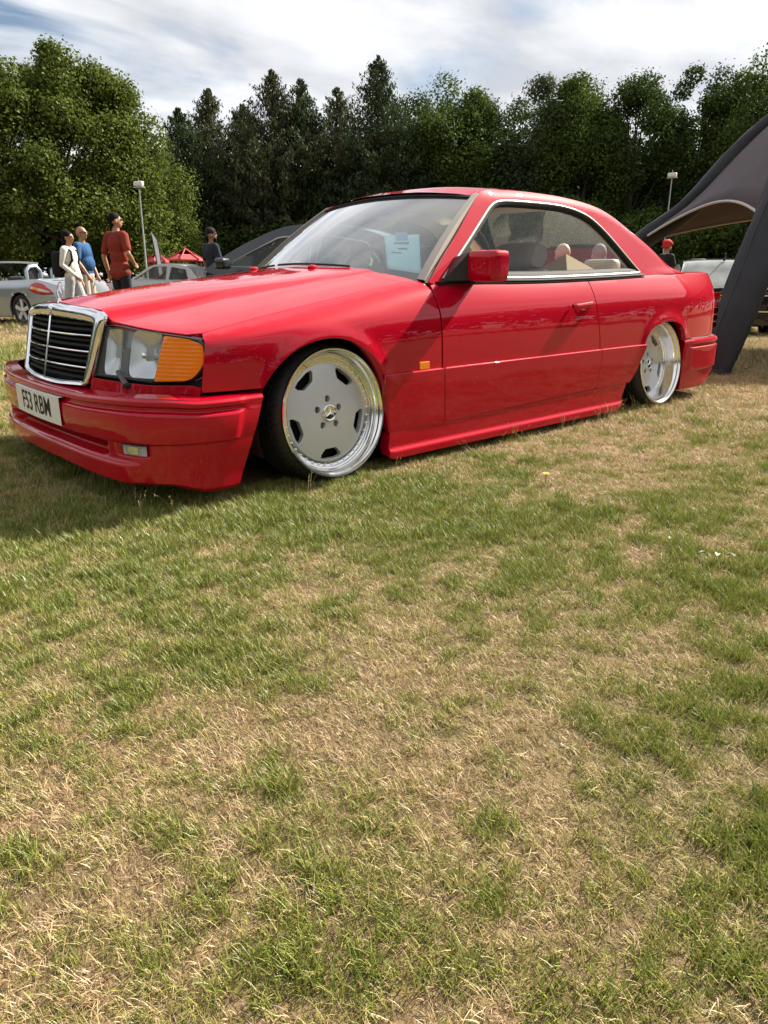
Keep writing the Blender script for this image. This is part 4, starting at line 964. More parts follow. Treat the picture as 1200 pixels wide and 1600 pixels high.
# dashboard
ys = np.linspace(-.70, .70, 17); Rw = []
for xx, zz in ((.62, .80), (.74, .825), (.90, .832), (.99, .815), (1.02, .77), (1.00, .66), (.96, .5)):
    Rw.append(np.stack([xx-.06*(1-(ys/.7)**2), ys, zz+.012*np.exp(-((ys-.36)/.2)**2)*(xx > .85)], 1))
rows('dashboard', Rw, M['black'], car, sharp=60)
def seat(y, parent):
    mb = MB(); st = empty('front_seat', (-.17, 0, -.02)); st.parent = parent
    def slab(name, c, pts, w, m, rnd=.03):
        """upholstered slab: side outline pts (x, z) swept across w with rounded flanks"""
        P = np.array(pts); cen = P.mean(0); Rw = []
        for yy, k in ((-w/2, .80), (-w/2+rnd*.35, .93), (-w/2+rnd, 1), (w/2-rnd, 1), (w/2-rnd*.35, .93), (w/2, .80)):
            q = cen+(P-cen)*k; Rw.append(np.stack([q[:, 0], np.full(len(q), y+yy), q[:, 1]], 1))
        return rows(name, Rw, m, st, closed=True, caps=True, sharp=50)
    slab('seat_cushion', 0, rounded([(1.12, .34), (1.66, .30), (1.68, .44), (1.14, .50)], .05), .52, M['taupe'])
    slab('seat_back', 0, rounded([(1.60, .36), (1.74, .36), (1.98, .80), (1.99, .875), (1.90, .885), (1.84, .84)], .05), .52, M['taupe'], .06)
    slab('head_restraint', 0, rounded([(1.86, .885), (1.99, .870), (2.045, .93), (2.04, 1.0), (1.97, 1.035), (1.905, 1.02), (1.865, .96)], .045), .30, M['taupe'], .07)
    return st
for y in (-.37, .37): seat(y, car)
rb_ = MB(); rb_.box((2.42, 0, .36), (.5, 1.30, .16)); rb_.build('rear_bench', M['beige'], car, bevel=.05)
for y in (-.34, .34): MB().box((2.60, y, .64), (.16, .58, .44), Matrix.Rotation(R(18), 3, 'Y')).build('rear_backrest', M['beige'], car, bevel=.06, seg=3)
MB().box((2.74, 0, .838), (.40, 1.28, .02)).build('parcel_shelf', M['beige'], car, bevel=.006)
for y in (-.36, .36): MB().box((2.70, y, .885), (.10, .24, .09)).build('rear_head_restraint', M['beige'], car, bevel=.035, seg=3)
for s in (-1, 1):
    MB().box((1.28, s*.76, .58), (1.20, .05, .44)).build('door_card', M['beige'], car, bevel=.015)
    MB().box((2.18, s*.74, .58), (.58, .06, .44)).build('quarter_trim', M['beige'], car, bevel=.02)
    # inner pillar trims
    a = np.array([(.74, .80), (1.15, 1.19)]); t = np.linspace(0, 1, 8)
    def pt(off, dy): return np.stack([.66+.52*t+off, s*(.745-.16*t-dy), .80+.40*t-.01], 1)
    rows('pillar_trim', [pt(.0, 0), pt(.0, .05), pt(.07, .05), pt(.09, .02)], M['headl'], car)
    tt = np.linspace(0, 1, 10); xx = 2.05+.62*tt; zz = 1.19-.31*tt**1.1
    rows('rear_pillar_trim', [np.stack([xx-.02, s*(ghw(xx, zz)-.035), zz-.035], 1), np.stack([xx+.09, s*(ghw(xx, zz)-.09), zz-.03], 1)], M['headl'], car)
# steering wheel, right-hand drive
sw = MB(); t = np.linspace(0, 2*np.pi, 41); C = np.array([1.17, .36, .80]); U = np.array([0, 1, 0]); Vv = np.array([.42, 0, .907])
sw.tube([C+.195*(U*math.cos(a)+Vv*math.sin(a)) for a in t], .014, 8, caps=False); sw.ball(C+[-.02, 0, -.01], (.03, .08, .06)); sw.tube([C-U*.19, C+U*.19], .014, 6); sw.tube([C, C-Vv*.19], .014, 6); sw.tube([C, C+[-.2, 0, -.06]], .03, 8)
sw.build('steering_wheel', M['black'], car)
MB().box((1.02, .05, 1.165), (.03, .24, .065), Matrix.Rotation(R(12), 3, 'Y')).build('rear_view_mirror', M['black'], car, bevel=.015, seg=3)
# wipers
for y0, y1 in ((-.35, .20), (.25, .62)):
    f = scr(-.012); tq = np.linspace(0, 1, 10); P = np.array(f((y0+(y1-y0)*tq)/.72, .035+.05*tq*0)).T; MB().tube(P, .006, 5).build('wiper', M['black'], car)
# door mirrors
def mirror(s):
    MIR = MIRL if s < 0 else MIRR
    mb = []
    def ringm(xc, yc, zc, ry, rz, n=48, e=9):
        t = np.linspace(0, 2*np.pi, n, endpoint=False); c, q = np.cos(t), np.sin(t)
        k = (np.abs(c)**e+np.abs(q)**e)**(-1/e); return np.stack([np.full(n, xc), s*(yc+ry*k*c), zc+rz*k*q], 1)
    yc, zc = MIR['y'], MIR['z']; x0 = MIR['x']; hy, hz = MIR['hy'], MIR['hz']
    Rw = [ringm(x0-.016, yc, zc, hy*.0, hz*.0), ringm(x0-.016, yc, zc, hy*.55, hz*.55), ringm(x0-.012, yc, zc, hy*.86, hz*.84), ringm(x0-.004, yc, zc, hy*.955, hz*.95), ringm(x0+.012, yc, zc, hy*.995, hz*.99), ringm(x0+.04, yc, zc, hy, hz), ringm(x0+.085, yc, zc, hy*.985, hz*.985), ringm(x0+.086, yc, zc, hy*.93, hz*.92), ringm(x0+.07, yc, zc, hy*.92, hz*.91)]
    m = rows('door_mirror', Rw, M['red'], car, closed=True, sharp=50)
    rows('mirror_glass', [ringm(x0+.068, yc, zc, 0, 0), ringm(x0+.068, yc, zc, hy*.92, hz*.91)], M['chrome'], m, closed=True)
    # black sail and arm
    yin = yc-hy
    A = [(.700, .790, .806), (.88, .775, .812), (.82, .735, .915), (.745, .765, .856)]
    P = [(.690, s*.796, .803), (.905, s*.788, .806), (.835, s*.742, .918), (.80, s*.735, .905)]
    F1 = [(x0-.004, s*(yin+.012), zc-hz*.92), (x0+.085, s*(yin+.012), zc-hz*.95), (x0+.085, s*(yin+.012), zc+hz*.93), (x0-.004, s*(yin+.012), zc+hz*.90)]
    B1 = [(.688, s*.792, .802), (.93, s*.785, .806), (.86, s*.738, .905), (.815, s*.735, .905)]
    mb = MB().add(F1+B1, [(0, 1, 2, 3), (7, 6, 5, 4), (0, 4, 5, 1), (1, 5, 6, 2), (2, 6, 7, 3), (3, 7, 4, 0)]); mb.build('mirror_sail', M['black'], m, smooth=False)
MIRL = dict(x=.800, y=.925, z=.868, hy=.085, hz=.068); MIRR = dict(x=.95, y=.885, z=.842, hy=.075, hz=.052)
both(mirror)
# things lying in the car
box = MB(); box.box((2.36, -.30, .74), (.30, .30, .25), Matrix.Rotation(R(-24), 3, 'X')@Matrix.Rotation(R(20), 3, 'Y')); tag(box.build('cardboard_box', M['card'] if 'card' in M else M['headl'], None, smooth=False), 'plain tan cardboard box tilted on the back seat of the red coupe', 'box')
# paper notice behind the windscreen
def sheet(u, v):
    u = np.asarray(u, float); v = np.asarray(v, float)
    A = NOTE; p = (A[0]*(1-u)[:, None]*(1-v)[:, None]+A[1]*u[:, None]*(1-v)[:, None]+A[2]*u[:, None]*v[:, None]+A[3]*(1-u)[:, None]*v[:, None])
    return p[:, 0]+.006*np.sin(u*3), p[:, 1], p[:, 2]
NOTE = np.array([(.764, -.309, 1.014), (.828, -.492, 1.017), (.664, -.675, .833), (.607, -.507, .855)])
uu, vv = np.meshgrid(np.linspace(0, 1, 9), np.linspace(0, 1, 9)); sx, sy, sz = sheet(uu.ravel(), vv.ravel()); Pn = np.stack([sx, sy, sz], 1).reshape(9, 9, 3)
M['paper'] = mat('pale_blue_paper', (.58, .76, .79), .8)
note = rows('paper_notice', list(Pn), M['paper'], None, sharp=None); tag(note, 'pale blue paper notice with handwriting taped inside the windscreen of the red coupe', 'notice')
note.modifiers.new('thick', 'SOLIDIFY').thickness = .0006

def on_note(u, v, lift=.0025):
    x, y, z = sheet(np.asarray(u, float), np.asarray(v, float)); return np.stack([x-lift*.6, y, z+lift*.8], 1)
M['tape'] = mat('blue_tape', (.10, .30, .48), .6); M['pen'] = mat('marker_ink', (.05, .12, .20), .7)
rows('tape', [on_note(np.linspace(.32, .66, 5), np.full(5, v_), .004) for v_ in (-.06, .05, .16)], M['tape'], note, sharp=None)
rs = np.random.default_rng(3)
for v0, u0, u1, amp in ((.24, .26, .68, .035), (.40, .36, .62, .016), (.52, .16, .44, .004)):      # scribbled lines
    uu_ = np.linspace(u0, u1, 46); vv_ = v0+amp*np.sin(np.linspace(0, 46, 46)*1.1)*rs.uniform(.4, 1, 46)
    MB().tube(on_note(uu_, vv_), .0022, 4).build('handwriting', M['pen'], note)
# ------------------------------------------------------------------ inflatable canopy, lamp posts, kiosks, flag
def P3(right, depth, z):
    x, y = gp(right, depth); return np.array([x, y, z])
M['canvas'] = mat('black_canvas', (.012, .0115, .0145), .6, spec=.4); vary(M['canvas'], 6, .25, .5, 9)
M['canvas_under'] = mat('grey_canvas', (.095, .076, .084), .8, Transmission_Weight=0.0); vary(M['canvas_under'], 3, .12, .2, 14)
M['white_tape'] = mat('pale_edging', (.55, .54, .52), .7)
M['red_print'] = mat('red_print', (.60, .02, .03), .6)
M['galv'] = mat('galvanised_steel', (.34, .36, .36), .5, .6); M['lampwhite'] = mat('lamp_cowl', (.62, .60, .54), .5)
tent = tag(empty('event_canopy', (*gp(4.9, 8.4), 0)), 'black inflatable canopy with arched legs behind the tail of the red coupe', 'canopy')
def off(o): o.location = tuple(-np.array(tent.location)); return o
apex = P3(5.3, 8.45, 3.15)
legs = {'A': [(2.90, 6.5, -.03), (3.08, 6.6, .5), (3.33, 6.8, 1.05), (3.62, 7.05, 1.6), (4.0, 7.4, 2.2), (4.6, 7.9, 2.8), (5.3, 8.45, 3.1)],
        'B': [(2.82, 10.1, -.15), (3.0, 9.95, .60), (3.22, 9.8, 1.20), (3.55, 9.6, 1.47), (3.85, 9.4, 1.83), (4.45, 9.0, 2.53), (5.3, 8.45, 3.1)],
        'C': [(7.9, 10.5, -.15), (7.7, 10.4, .6), (7.4, 10.1, 1.3), (6.9, 9.7, 1.9), (6.4, 9.3, 2.4), (5.8, 8.9, 2.85), (5.3, 8.45, 3.1)],
        'D': [(7.8, 6.7, -.03), (7.6, 6.8, .6), (7.3, 7.0, 1.3), (6.9, 7.3, 1.9), (6.4, 7.7, 2.4), (5.8, 8.1, 2.85), (5.3, 8.45, 3.1)]}
LC = {}
for k, v in legs.items():
    c = curve2(np.array([P3(*q) for q in v]), 40); LC[k] = c
    rad = np.interp(np.linspace(0, 1, 40), [0, .06, .4, .75, 1], [.125, .14, .20 if k != 'B' else .165, .22 if k != 'B' else .19, .18]); rr = []
    tang = np.gradient(c, axis=0); tang /= np.linalg.norm(tang, axis=1)[:, None]; ctr = np.array([apex[0], apex[1]]); 
    for i in range(40):
        out = np.array([c[i, 0]-ctr[0], c[i, 1]-ctr[1], 0]); out /= np.linalg.norm(out)+1e-6; a = np.cross(tang[i], out); a /= np.linalg.norm(a)+1e-6; b = np.cross(a, tang[i])
        t_ = np.linspace(0, 2*np.pi, 20, endpoint=False); e = 1+.05*np.sin(t_*3+i*.7)+.02*np.sin(t_*7+i*1.9)
        rr.append(c[i]+(a[None]*np.cos(t_)[:, None]*1.12+b[None]*np.sin(t_)[:, None]*.75)*rad[i]*e[:, None])
    o = off(rows('canopy_leg', rr, M['canvas'], tent, closed=True, caps=True, sharp=60))
    off(MB().tube([rr[i][6]*1.0 for i in range(2, 38)], .007, 5).build('seam', M['ink'], tent)); off(MB().tube([rr[i][13] for i in range(2, 38)], .007, 5).build('seam', M['ink'], tent))
    gq = c[0]+np.array([c[0][0]-apex[0], c[0][1]-apex[1], 0])*.12; off(MB().tube([c[3], (c[3]+gq)/2+[0, 0, .02], gq+[0, 0, .03]], .006, 5).build('guy_strap', M['ink'], tent)); off(MB().tube([gq+[0, 0, -.05], gq+[0, 0, .06]], .008, 5).build('peg', M['galv'], tent))
    foot = MB().box(tuple(c[0]+[0, 0, .045]), (.28, .26, .07)); off(foot.build('leg_foot', M['canvas'], tent, bevel=.03))
def web(a, b, s0, rise, nm, m, tape=True):
    """fabric between two legs above an arched free edge"""
    A, B = LC[a], LC[b]; n = 22; k0 = 40-int(40*(1-s0)); Rw = []; edge = []
    for j in range(n):
        t_ = j/(n-1); top = None; col = []
        for i in range(14):
            f = i/13; s = s0+rise*4*t_*(1-t_)+(1-s0-rise*4*t_*(1-t_))*f; q = s*39; i0 = min(38, int(q)); w = q-i0
            pa = A[i0]*(1-w)+A[i0+1]*w; pb = B[i0]*(1-w)+B[i0+1]*w; p_ = pa*(1-t_)+pb*t_; p_ = p_+np.array([0, 0, .05+.10*4*t_*(1-t_)*(1-f)])
            col.append(p_)
        Rw.append(np.array(col)); edge.append(col[0])
    o = off(rows(nm, Rw, m, tent, sharp=None)); o.modifiers.new('thick', 'SOLIDIFY').thickness = .004
    if tape: off(MB().tube(edge, .014, 6).build('edge_tape', M['white_tape'], tent))
web('B', 'A', .30, .07, 'canopy_panel', M['canvas_under']); web('C', 'B', .30, .07, 'canopy_panel', M['canvas_under']); web('D', 'C', .30, .07, 'canopy_panel', M['canvas_under']); web('A', 'D', .30, .07, 'canopy_panel', M['canvas_under'])
# red print on the leg (a sweeping stroke)
c = LC['B']; st = []
upv = np.array([0, 0, 1.])
for f in np.linspace(.655, .75, 12):
    q = f*39; i0 = int(q); st.append(c[i0]*(1-(q-i0))+c[i0+1]*(q-i0))
st = np.array(st); tow = CAM-st; tow /= np.linalg.norm(tow, axis=1)[:, None]; upv = np.array([0, 0, 1.])
hw = .045*np.sin(np.linspace(.25, np.pi-.2, 12))
off(rows('red_stroke', [st+tow*.185-upv*.03+upv*(hw[:, None]), st+tow*.188-upv*.03-upv*hw[:, None]], M['red_print'], tent, sharp=None))
def lamp_post(right, depth, h, label, yaw_):
    x, y = gp(right, depth); z = float(ground_z(x, y)); lp = tag(empty('lamp_post', (x, y, z), yaw_), label, 'lamp post', 'lamp posts beside the field')
    MB().tube([(0, 0, -.1), (0, 0, 1.2), (0, 0, 1.25), (0, 0, h)], [.055, .055, .04, .03], 10).build('pole', M['galv'], lp)
    hd = MB(); hd.box((.0, 0, h+.10), (.22, .48, .22)); hd.build('lamp_head', M['lampwhite'], lp, bevel=.07, seg=3)
    MB().box((0, 0, h-.045), (.20, .56, .03)).build('lamp_diffuser', M['lampgrey'], lp, bevel=.01)
    MB().tube([(0, 0, h+.22), (0, 0, h+.36)], .02, 6).build('photocell', M['galv'], lp)
lamp_post(-11.2, 36, 4.86, 'grey lamp post against the huge tree, behind the man in the rust T-shirt', YAW*0+.4)
lamp_post(15.9, 44, 6.25, 'grey lamp post rising behind the black canopy', .2)
M['tile_red'] = mat('red_roof_felt', (.45, .055, .06), .8); vary(M['tile_red'], 12, .2)
M['timber'] = mat('kiosk_timber', (.14, .075, .04), .8); vary(M['timber'], 14, .3, .2)
def kiosk(right, depth, w, ze, zt, label):
    x, y = gp(right, depth); z = float(ground_z(x, y)); k = tag(empty('kiosk', (x, y, z), .5), label, 'kiosk', 'red-roofed kiosks')
    n = 6; ang = np.arange(n)*2*np.pi/n+.3; ze -= z; zt -= z
    for i in range(n):
        a, b = ang[i], ang[(i+1) % n]; mb = MB(); p = [(w*math.cos(a), w*math.sin(a), ze), (w*math.cos(b), w*math.sin(b), ze), (0, 0, zt), (w*math.cos(a), w*math.sin(a), ze-.07), (w*math.cos(b), w*math.sin(b), ze-.07)]
        mb.add(p, [(0, 1, 2), (3, 4, 1, 0), (4, 3, 2)]); mb.build('roof_panel', M['tile_red'], k, smooth=False)
        MB().tube([(w*.99*math.cos(a), w*.99*math.sin(a), ze+.02), (0, 0, zt+.03)], .035, 5).build('hip_rib', M['tile_red'], k)
        MB().tube([(w*.8*math.cos(a), w*.8*math.sin(a), -.1), (w*.8*math.cos(a), w*.8*math.sin(a), ze)], .07, 6).build('post', M['timber'], k)
    MB().tube([(0, 0, zt-.05), (0, 0, zt+.16)], [.06, .03], 6).build('finial', M['tile_red'], k)
    wl_ = MB()
    for i in range(n):
        a, b = ang[i], ang[(i+1) % n]; wl_.add([(w*.78*math.cos(q), w*.78*math.sin(q), zz) for zz in (0, .95) for q in (a, b)], [(0, 1, 3, 2)])
    wl_.build('counter_wall', M['timber'], k, smooth=False)
kiosk(-10.35, 40, .95, 1.52, 2.03, 'larger kiosk with a red pyramid roof beside the man in the dark cap')
kiosk(-10.95, 37, .55, 1.40, 1.74, 'smaller red-roofed kiosk beside the lamp post and feather flag')
# feather flag
x, y = gp(-8.85, 30); fl = tag(empty('feather_flag', (x, y, float(ground_z(x, y))), R(10)), 'tall white and dark feather flag beside the smaller red-roofed kiosk', 'flag')
zf = np.linspace(0, 2.65, 16); lean = .02+.10*(zf/2.6)**2*0; rt = RGT
def fp(u, z): return np.array([rt[0]*u, rt[1]*u, z])
MB().tube([fp(.02-.20*(z/2.6)**1.6, z) for z in zf], .018, 6).build('flag_pole', M['ink'], fl)
M['flag_w'] = mat('flag_white', (.72, .75, .80), .8); M['flag_d'] = mat('flag_dark', (.03, .04, .05), .8)
zz = np.linspace(1.0, 2.62, 18)
def flr(o0, o1): return [np.array([fp(.02-.20*(z/2.6)**1.6+o*np.clip((2.66-z)*3, 0, 1), z)+[0, 0, 0] for z in zz])+np.array([FWD[0], FWD[1], 0])*.04*np.sin(zz*4)[:, None]*(o > 0) for o in (o0, o1)]
rows('flag_sail', flr(.0, .16), M['flag_w'], fl, sharp=None).modifiers.new('t', 'SOLIDIFY').thickness = .006
rows('flag_border', flr(.16, .20), M['flag_d'], fl, sharp=None).modifiers.new('t', 'SOLIDIFY').thickness = .006
# ------------------------------------------------------------------ parked cars behind; local +X is the car's nose, x = 0 its tail
def carpaint(name, c, metal=.3): return mat(name, c, .35, metal, 1.0, .3)
def bgwheel(x, s, w, r, parent, rimm, zc=None, spokes=5):
    wh = empty('wheel', (x, s*w, r)); wh.parent = parent; wh.rotation_euler = (0, 0, 0 if s < 0 else math.pi)
    revolve('tyre', [(r*.66, .20), (r*.9, .20), (r, .17), (r, .05), (r*.96, .02), (r*.90, .0), (r*.70, .004), (r*.66, .02)], 40, M['rubber'], wh)
    rim = revolve('rim', [(r*.72, .0), (r*.74, .008), (r*.68, .012), (r*.66, .06), (r*.64, .18)], 40, rimm, wh)
    mb = MB()
    for k in range(spokes):
        a = 2*math.pi*k/spokes+.3; d = np.array([math.cos(a), 0, math.sin(a)]); e = np.array([-math.sin(a), 0, math.cos(a)])
        P = [d*r*.08-e*r*.10+[0, .02, 0], d*r*.08+e*r*.10+[0, .02, 0], d*r*.68+e*r*.13+[0, .012, 0], d*r*.68-e*r*.13+[0, .012, 0]]; P += [q+np.array([0, .03, 0]) for q in P]
        mb.add(P, [(0, 1, 2, 3), (7, 6, 5, 4), (0, 4, 5, 1), (1, 5, 6, 2), (2, 6, 7, 3), (3, 7, 4, 0)])
    mb.ball((0, .02, 0), (r*.14, .015, r*.14), 10, 6); mb.build('spokes', rimm, wh, smooth=False)
    revolve('brake_disc', [(0, .09), (r*.6, .09)], 24, M['dark'], wh)
def bg_car(name, label, loc, rz, paint, L_, wid, belt_, wheels, r, roof=None, rimm=None, glassm=None, interior=None, group='cars parked behind the red coupe', floor_z=.17):
    """belt_: (x, z) top edge of the flank from tail to nose; roof: dict of (x, z) outlines"""
    c = tag(empty(name, loc, rz), label, 'car', group); hw = wid/2; rimm = rimm or M['silver']
    bz = cs([q[0] for q in belt_], [q[1] for q in belt_])
    wx = lambda x: hw*(1-.23*np.clip((.55-np.asarray(x, float))/.55, 0, 1)**2.2-.22*np.clip((np.asarray(x, float)-(L_-.75))/.75, 0, 1)**2.2)
    def prof(x, z): return wx(x)*(1-.012*np.clip((.45-z)/.3, 0, 1)**2)-.10*np.clip((np.asarray(z)-(bz(x)-.22))/.22, 0, 1)**2.2-.012*np.exp(-((z-.62)/.015)**2)
    for s in (-1, 1):
        def fn(x, z): x = np.asarray(x, float); z = np.asarray(z, float); return x, s*prof(x, z), z
        out = [(0.0, .30), (.02, floor_z+.06)]
        for xw in wheels:
            t = np.linspace(np.pi, 0, 16); ar = r*1.13; x0 = math.sqrt(max(1e-4, ar*ar-(r-floor_z)**2)); a0 = math.asin((floor_z-r)/ar)
            t = np.linspace(np.pi-a0, a0, 18); out += [(xw+ar*math.cos(q), r+ar*math.sin(q)) for q in t]
        out += [(L_-.02, floor_z+.06), (L_, .30)]+[(float(a), float(bz(a))) for a in np.linspace(L_, 0, 30)]
        panel('flank', fn, out, step=.07, mat=paint, parent=c, outward=(0, s, 0), skirt=.03, bevel=.006)
        for xw in wheels:
            t = np.linspace(-.3, np.pi+.3, 16); a = np.stack([xw+r*1.16*np.cos(t), np.full(16, s*(hw-.02)), r+r*1.16*np.sin(t)], 1); b = a.copy(); b[:, 1] = s*(hw-.34); m_ = b.copy(); m_[:] = (xw, s*(hw-.34), r)
            rows('wheel_liner', [a, b, m_], M['dark'], c); bgwheel(xw, s, hw-.015, r, c, rimm)
    v = np.linspace(-1, 1, 15); Rw = []
    def deck(x0, x1, nm):
        R_ = []
        for x in np.linspace(x0, x1, 14): R_.append(np.stack([np.full(15, x), v*prof(x, bz(x)), bz(x)+.035*(1-np.abs(v)**2.4)+0*v], 1))
        return rows(nm, R_, paint, c, sharp=None)
    def endface(x, sg):
        zz = np.linspace(floor_z+.06, float(bz(x)), 14); R_ = []
        for z in zz: R_.append(np.stack([x+sg*.09*(1-np.abs(v)**2.2)*(1-.35*((z-.45)/.4)**2), v*float(prof(x, z)), np.full(15, z)+.035*(1-np.abs(v)**2.4)*((z-zz[0])/(zz[-1]-zz[0]))**4], 1))
        return rows('tail_panel' if sg < 0 else 'nose_panel', R_, paint, c, sharp=None)
    endface(0.0, -1); endface(L_, 1)
    MB().box((L_/2, 0, .30), (L_-.5, wid-.75, .22)).build('underbody', M['dark'], c, smooth=False)
    if roof is None: return c, deck, prof, bz, v
    ro = roof; gw = lambda x, z: prof(x, bz(x))-.02-.40*(z-bz(x))
    T = curve2(ro['top'], 40)
    for s in (-1, 1):
        def gf(x, z): x = np.asarray(x, float); z = np.asarray(z, float); return x, s*gw(x, z), z
        base = [(float(a), float(bz(a))-.01) for a in np.linspace(T[-1, 0], T[0, 0], 16)]
        panel('cabin_side', gf, T.tolist()+base[1:-1], [np.array(h) for h in ro['win']], step=.06, mat=paint, parent=c, outward=(0, s, .3), skirt=.03)
        for h in ro['win']:
            h = np.array(h); cc = h.mean(0); panel('side_window', lambda x, z: (x, gf(x, z)[1]-s*.012, z), cc+(h-cc)*1.01, step=.1, mat=glassm or M['tint'], parent=c, outward=(0, s, .3), skirt=0)
            H = dense(h, .04); d = (H-cc)/np.linalg.norm(H-cc, axis=1)[:, None]; ring = lambda o, y_: np.stack([(H+d*o)[:, 0], gf((H+d*o)[:, 0], (H+d*o)[:, 1])[1]+s*y_, (H+d*o)[:, 1]], 1)
            rows('window_trim', [ring(.012, .001), ring(.008, .007), ring(-.004, .006), ring(-.008, -.012)], ro.get('trim', M['gap']), c, closed=True)
    i0, i1 = ro['split']                     # indices along top where the rear screen ends and the windscreen starts
    R_ = [np.stack([np.full(15, x), v*float(gw(x, z)), z+.03*(1-np.abs(v)**2.4)+0*v], 1) for x, z in T]
    rows('rear_screen', R_[:i0+1], glassm or M['tint'], c, sharp=None); rows('roof', R_[i0:i1+1], paint, c, sharp=None); rows('windscreen', R_[i1:], glassm or M['tint'], c, sharp=None)
    mi = interior or M['black']
    MB().box(((T[0, 0]+T[-1, 0])/2, 0, .62), ((T[-1, 0]-T[0, 0])*.8, wid-.4, .3)).build('cabin_trim', mi, c, smooth=False)
    for y_ in (-.36, .36):
        xs_ = T[0, 0]+(T[-1, 0]-T[0, 0])*.46; MB().box((xs_, y_, .86), (.14, .46, .50), Matrix.Rotation(R(-14), 3, 'Y')).build('seat_back', mi, c, bevel=.05); MB().box((xs_-.07, y_, 1.15), (.10, .26, .15)).build('head_restraint', mi, c, bevel=.04)
    return c, deck, prof, bz, v
M['whitened'] = thin_glass('whitened_glass', (.5, .55, .55), 1.6, 0, .42); M['tint'] = thin_glass('tinted_glass', (.35, .40, .38)); M['pale_glass'] = thin_glass('car_glass', (.7, .76, .74))  # the first glass carries a strong pale diffuse layer that whitens its panes
M['yplate'] = mat('plate_yellow', (.70, .44, .02), .4)
P_silver = carpaint('silver_blue_paint', (.36, .40, .43), .7); P_grey = carpaint('pale_grey_paint', (.34, .34, .33), .4); P_navy = carpaint('midnight_paint', (.008, .010, .016), .2); P_black = carpaint('black_paint', (.006, .008, .009), .1)
def lamp_patch(nm, c, prof, outline, s, m, lift=.012):
    def fn(x, z): x = np.asarray(x, float); z = np.asarray(z, float); return x-lift*1.4, s*(prof(x, z)+lift), z
    return panel(nm, fn, outline, step=.05, mat=m, parent=c, outward=(-.6, s, 0), skirt=.02, bevel=.004)
# silver roadster, roof down
x, y = gp(-7.35, 15.3); zg = float(ground_z(x, y)); hd = math.atan2(-RGT[1]*.86+FWD[1]*.50, -RGT[0]*.86+FWD[0]*.50)
hx, hy = math.cos(hd), math.sin(hd); wx_ = .86; lx, ly = x-hx*wx_+hy*.80*0, y-hy*wx_
lx, ly = x-hx*wx_+hy*.84, y-hy*wx_-hx*.84
slk, deck, prof, bz, v = bg_car('roadster', 'silver open-top roadster at the left edge behind the walking woman', (lx, ly, zg), hd, P_silver, 4.08, 1.78, [(0, .80), (.25, .885), (.8, .90), (1.4, .885), (2.2, .86), (2.75, .85), (3.4, .76), (4.08, .58)], (.86, 3.29), .315)
deck(0, 1.30, 'boot_lid'); deck(2.85, 4.08, 'bonnet')
for s in (-1, 1):
    tl = lamp_patch('tail_lamp', slk, prof, rounded([(.53, .735), (.48, .815), (.36, .865), (.22, .83), (.06, .71), (.03, .645), (.20, .625), (.40, .66)], .03), s, M['redlens'])
    lamp_patch('tail_lamp_indicator', tl, prof, rounded([(.50, .745), (.46, .785), (.22, .735), (.07, .68), (.12, .672), (.36, .712)], .01), s, M['lampwhite'], .016)
    lamp_patch('tail_lamp_amber', tl, prof, rounded([(.43, .728), (.41, .776), (.30, .755), (.31, .706)], .01), s, M['amber'], .019)
    MB().tube([(1.12, s*.30-.17, .88), (1.13, s*.30-.16, 1.08), (1.14, s*.30-.08, 1.17), (1.14, s*.30+.08, 1.17), (1.13, s*.30+.16, 1.08), (1.12, s*.30+.17, .88)], .035, 8).build('roll_hoop', P_silver, slk)
    MB().box((1.22, s*.30, .98), (.14, .28, .34)).build('head_restraint', M['black'], slk, bevel=.06); MB().box((1.42, s*.34, .72), (.5, .48, .5)).build('seat', M['black'], slk, bevel=.08)
    MB().tube([(2.92, s*.70, .84), (2.55, s*.64, 1.08), (2.22, s*.58, 1.24)], [.035, .03, .03], 8).build('screen_pillar', P_silver, slk)
    mi = MB().ball((2.52, s*.92, .98), (.09, .12, .08)); mi.build('door_mirror', P_silver, slk)
    MB().box((1.05, s*.80, .70), (.006, .01, .01)).build('door_gap', M['gap'], slk)
yy = np.linspace(-.58, .58, 9); rows('screen_header', [np.stack([2.22-.03*(1-(yy/.58)**2)+a, yy, 1.24+.02*(1-(yy/.58)**2)+b], 1) for a, b in ((.03, -.015), (.01, .02), (-.03, .02), (-.03, -.02))], P_silver, slk)
rows('windscreen', [np.stack([2.92+.08*(1-(yy/.58)**2)-.66*k, yy*(1.20-.20*k), .83+.41*k+0*yy], 1) for k in np.linspace(0, 1, 6)], M['pale_glass'], slk, sharp=None)
MB().box((2.0, 0, .55), (1.7, 1.4, .3)).build('cockpit', M['black'], slk, smooth=False)
MB().tube([(1.0, -.10, .92), (1.0, -.10, 1.14)], .012, 5).build('aerial', M['black'], slk)
MB().tube([(.42, .72, .90), (.40, .72, 1.04)], .010, 5).build('aerial_stub', M['black'], slk)
MB().box((-.06, 0, .47), (.10, 1.36, .10)).build('rear_bumper', P_silver, slk, bevel=.035, seg=3)
MB().box((-.092, 0, .62), (.012, .52, .12)).build('number_plate', M['yplate'], slk, smooth=False)
MB().tube([(.10, y_, .90-.0*y_) for y_ in (-.62, 0, .62)], .006, 4).build('boot_gap', M['gap'], slk)
MB().box((-.05, 0, .30), (.10, 1.1, .12)).build('rear_valance', M['black'], slk, bevel=.03)
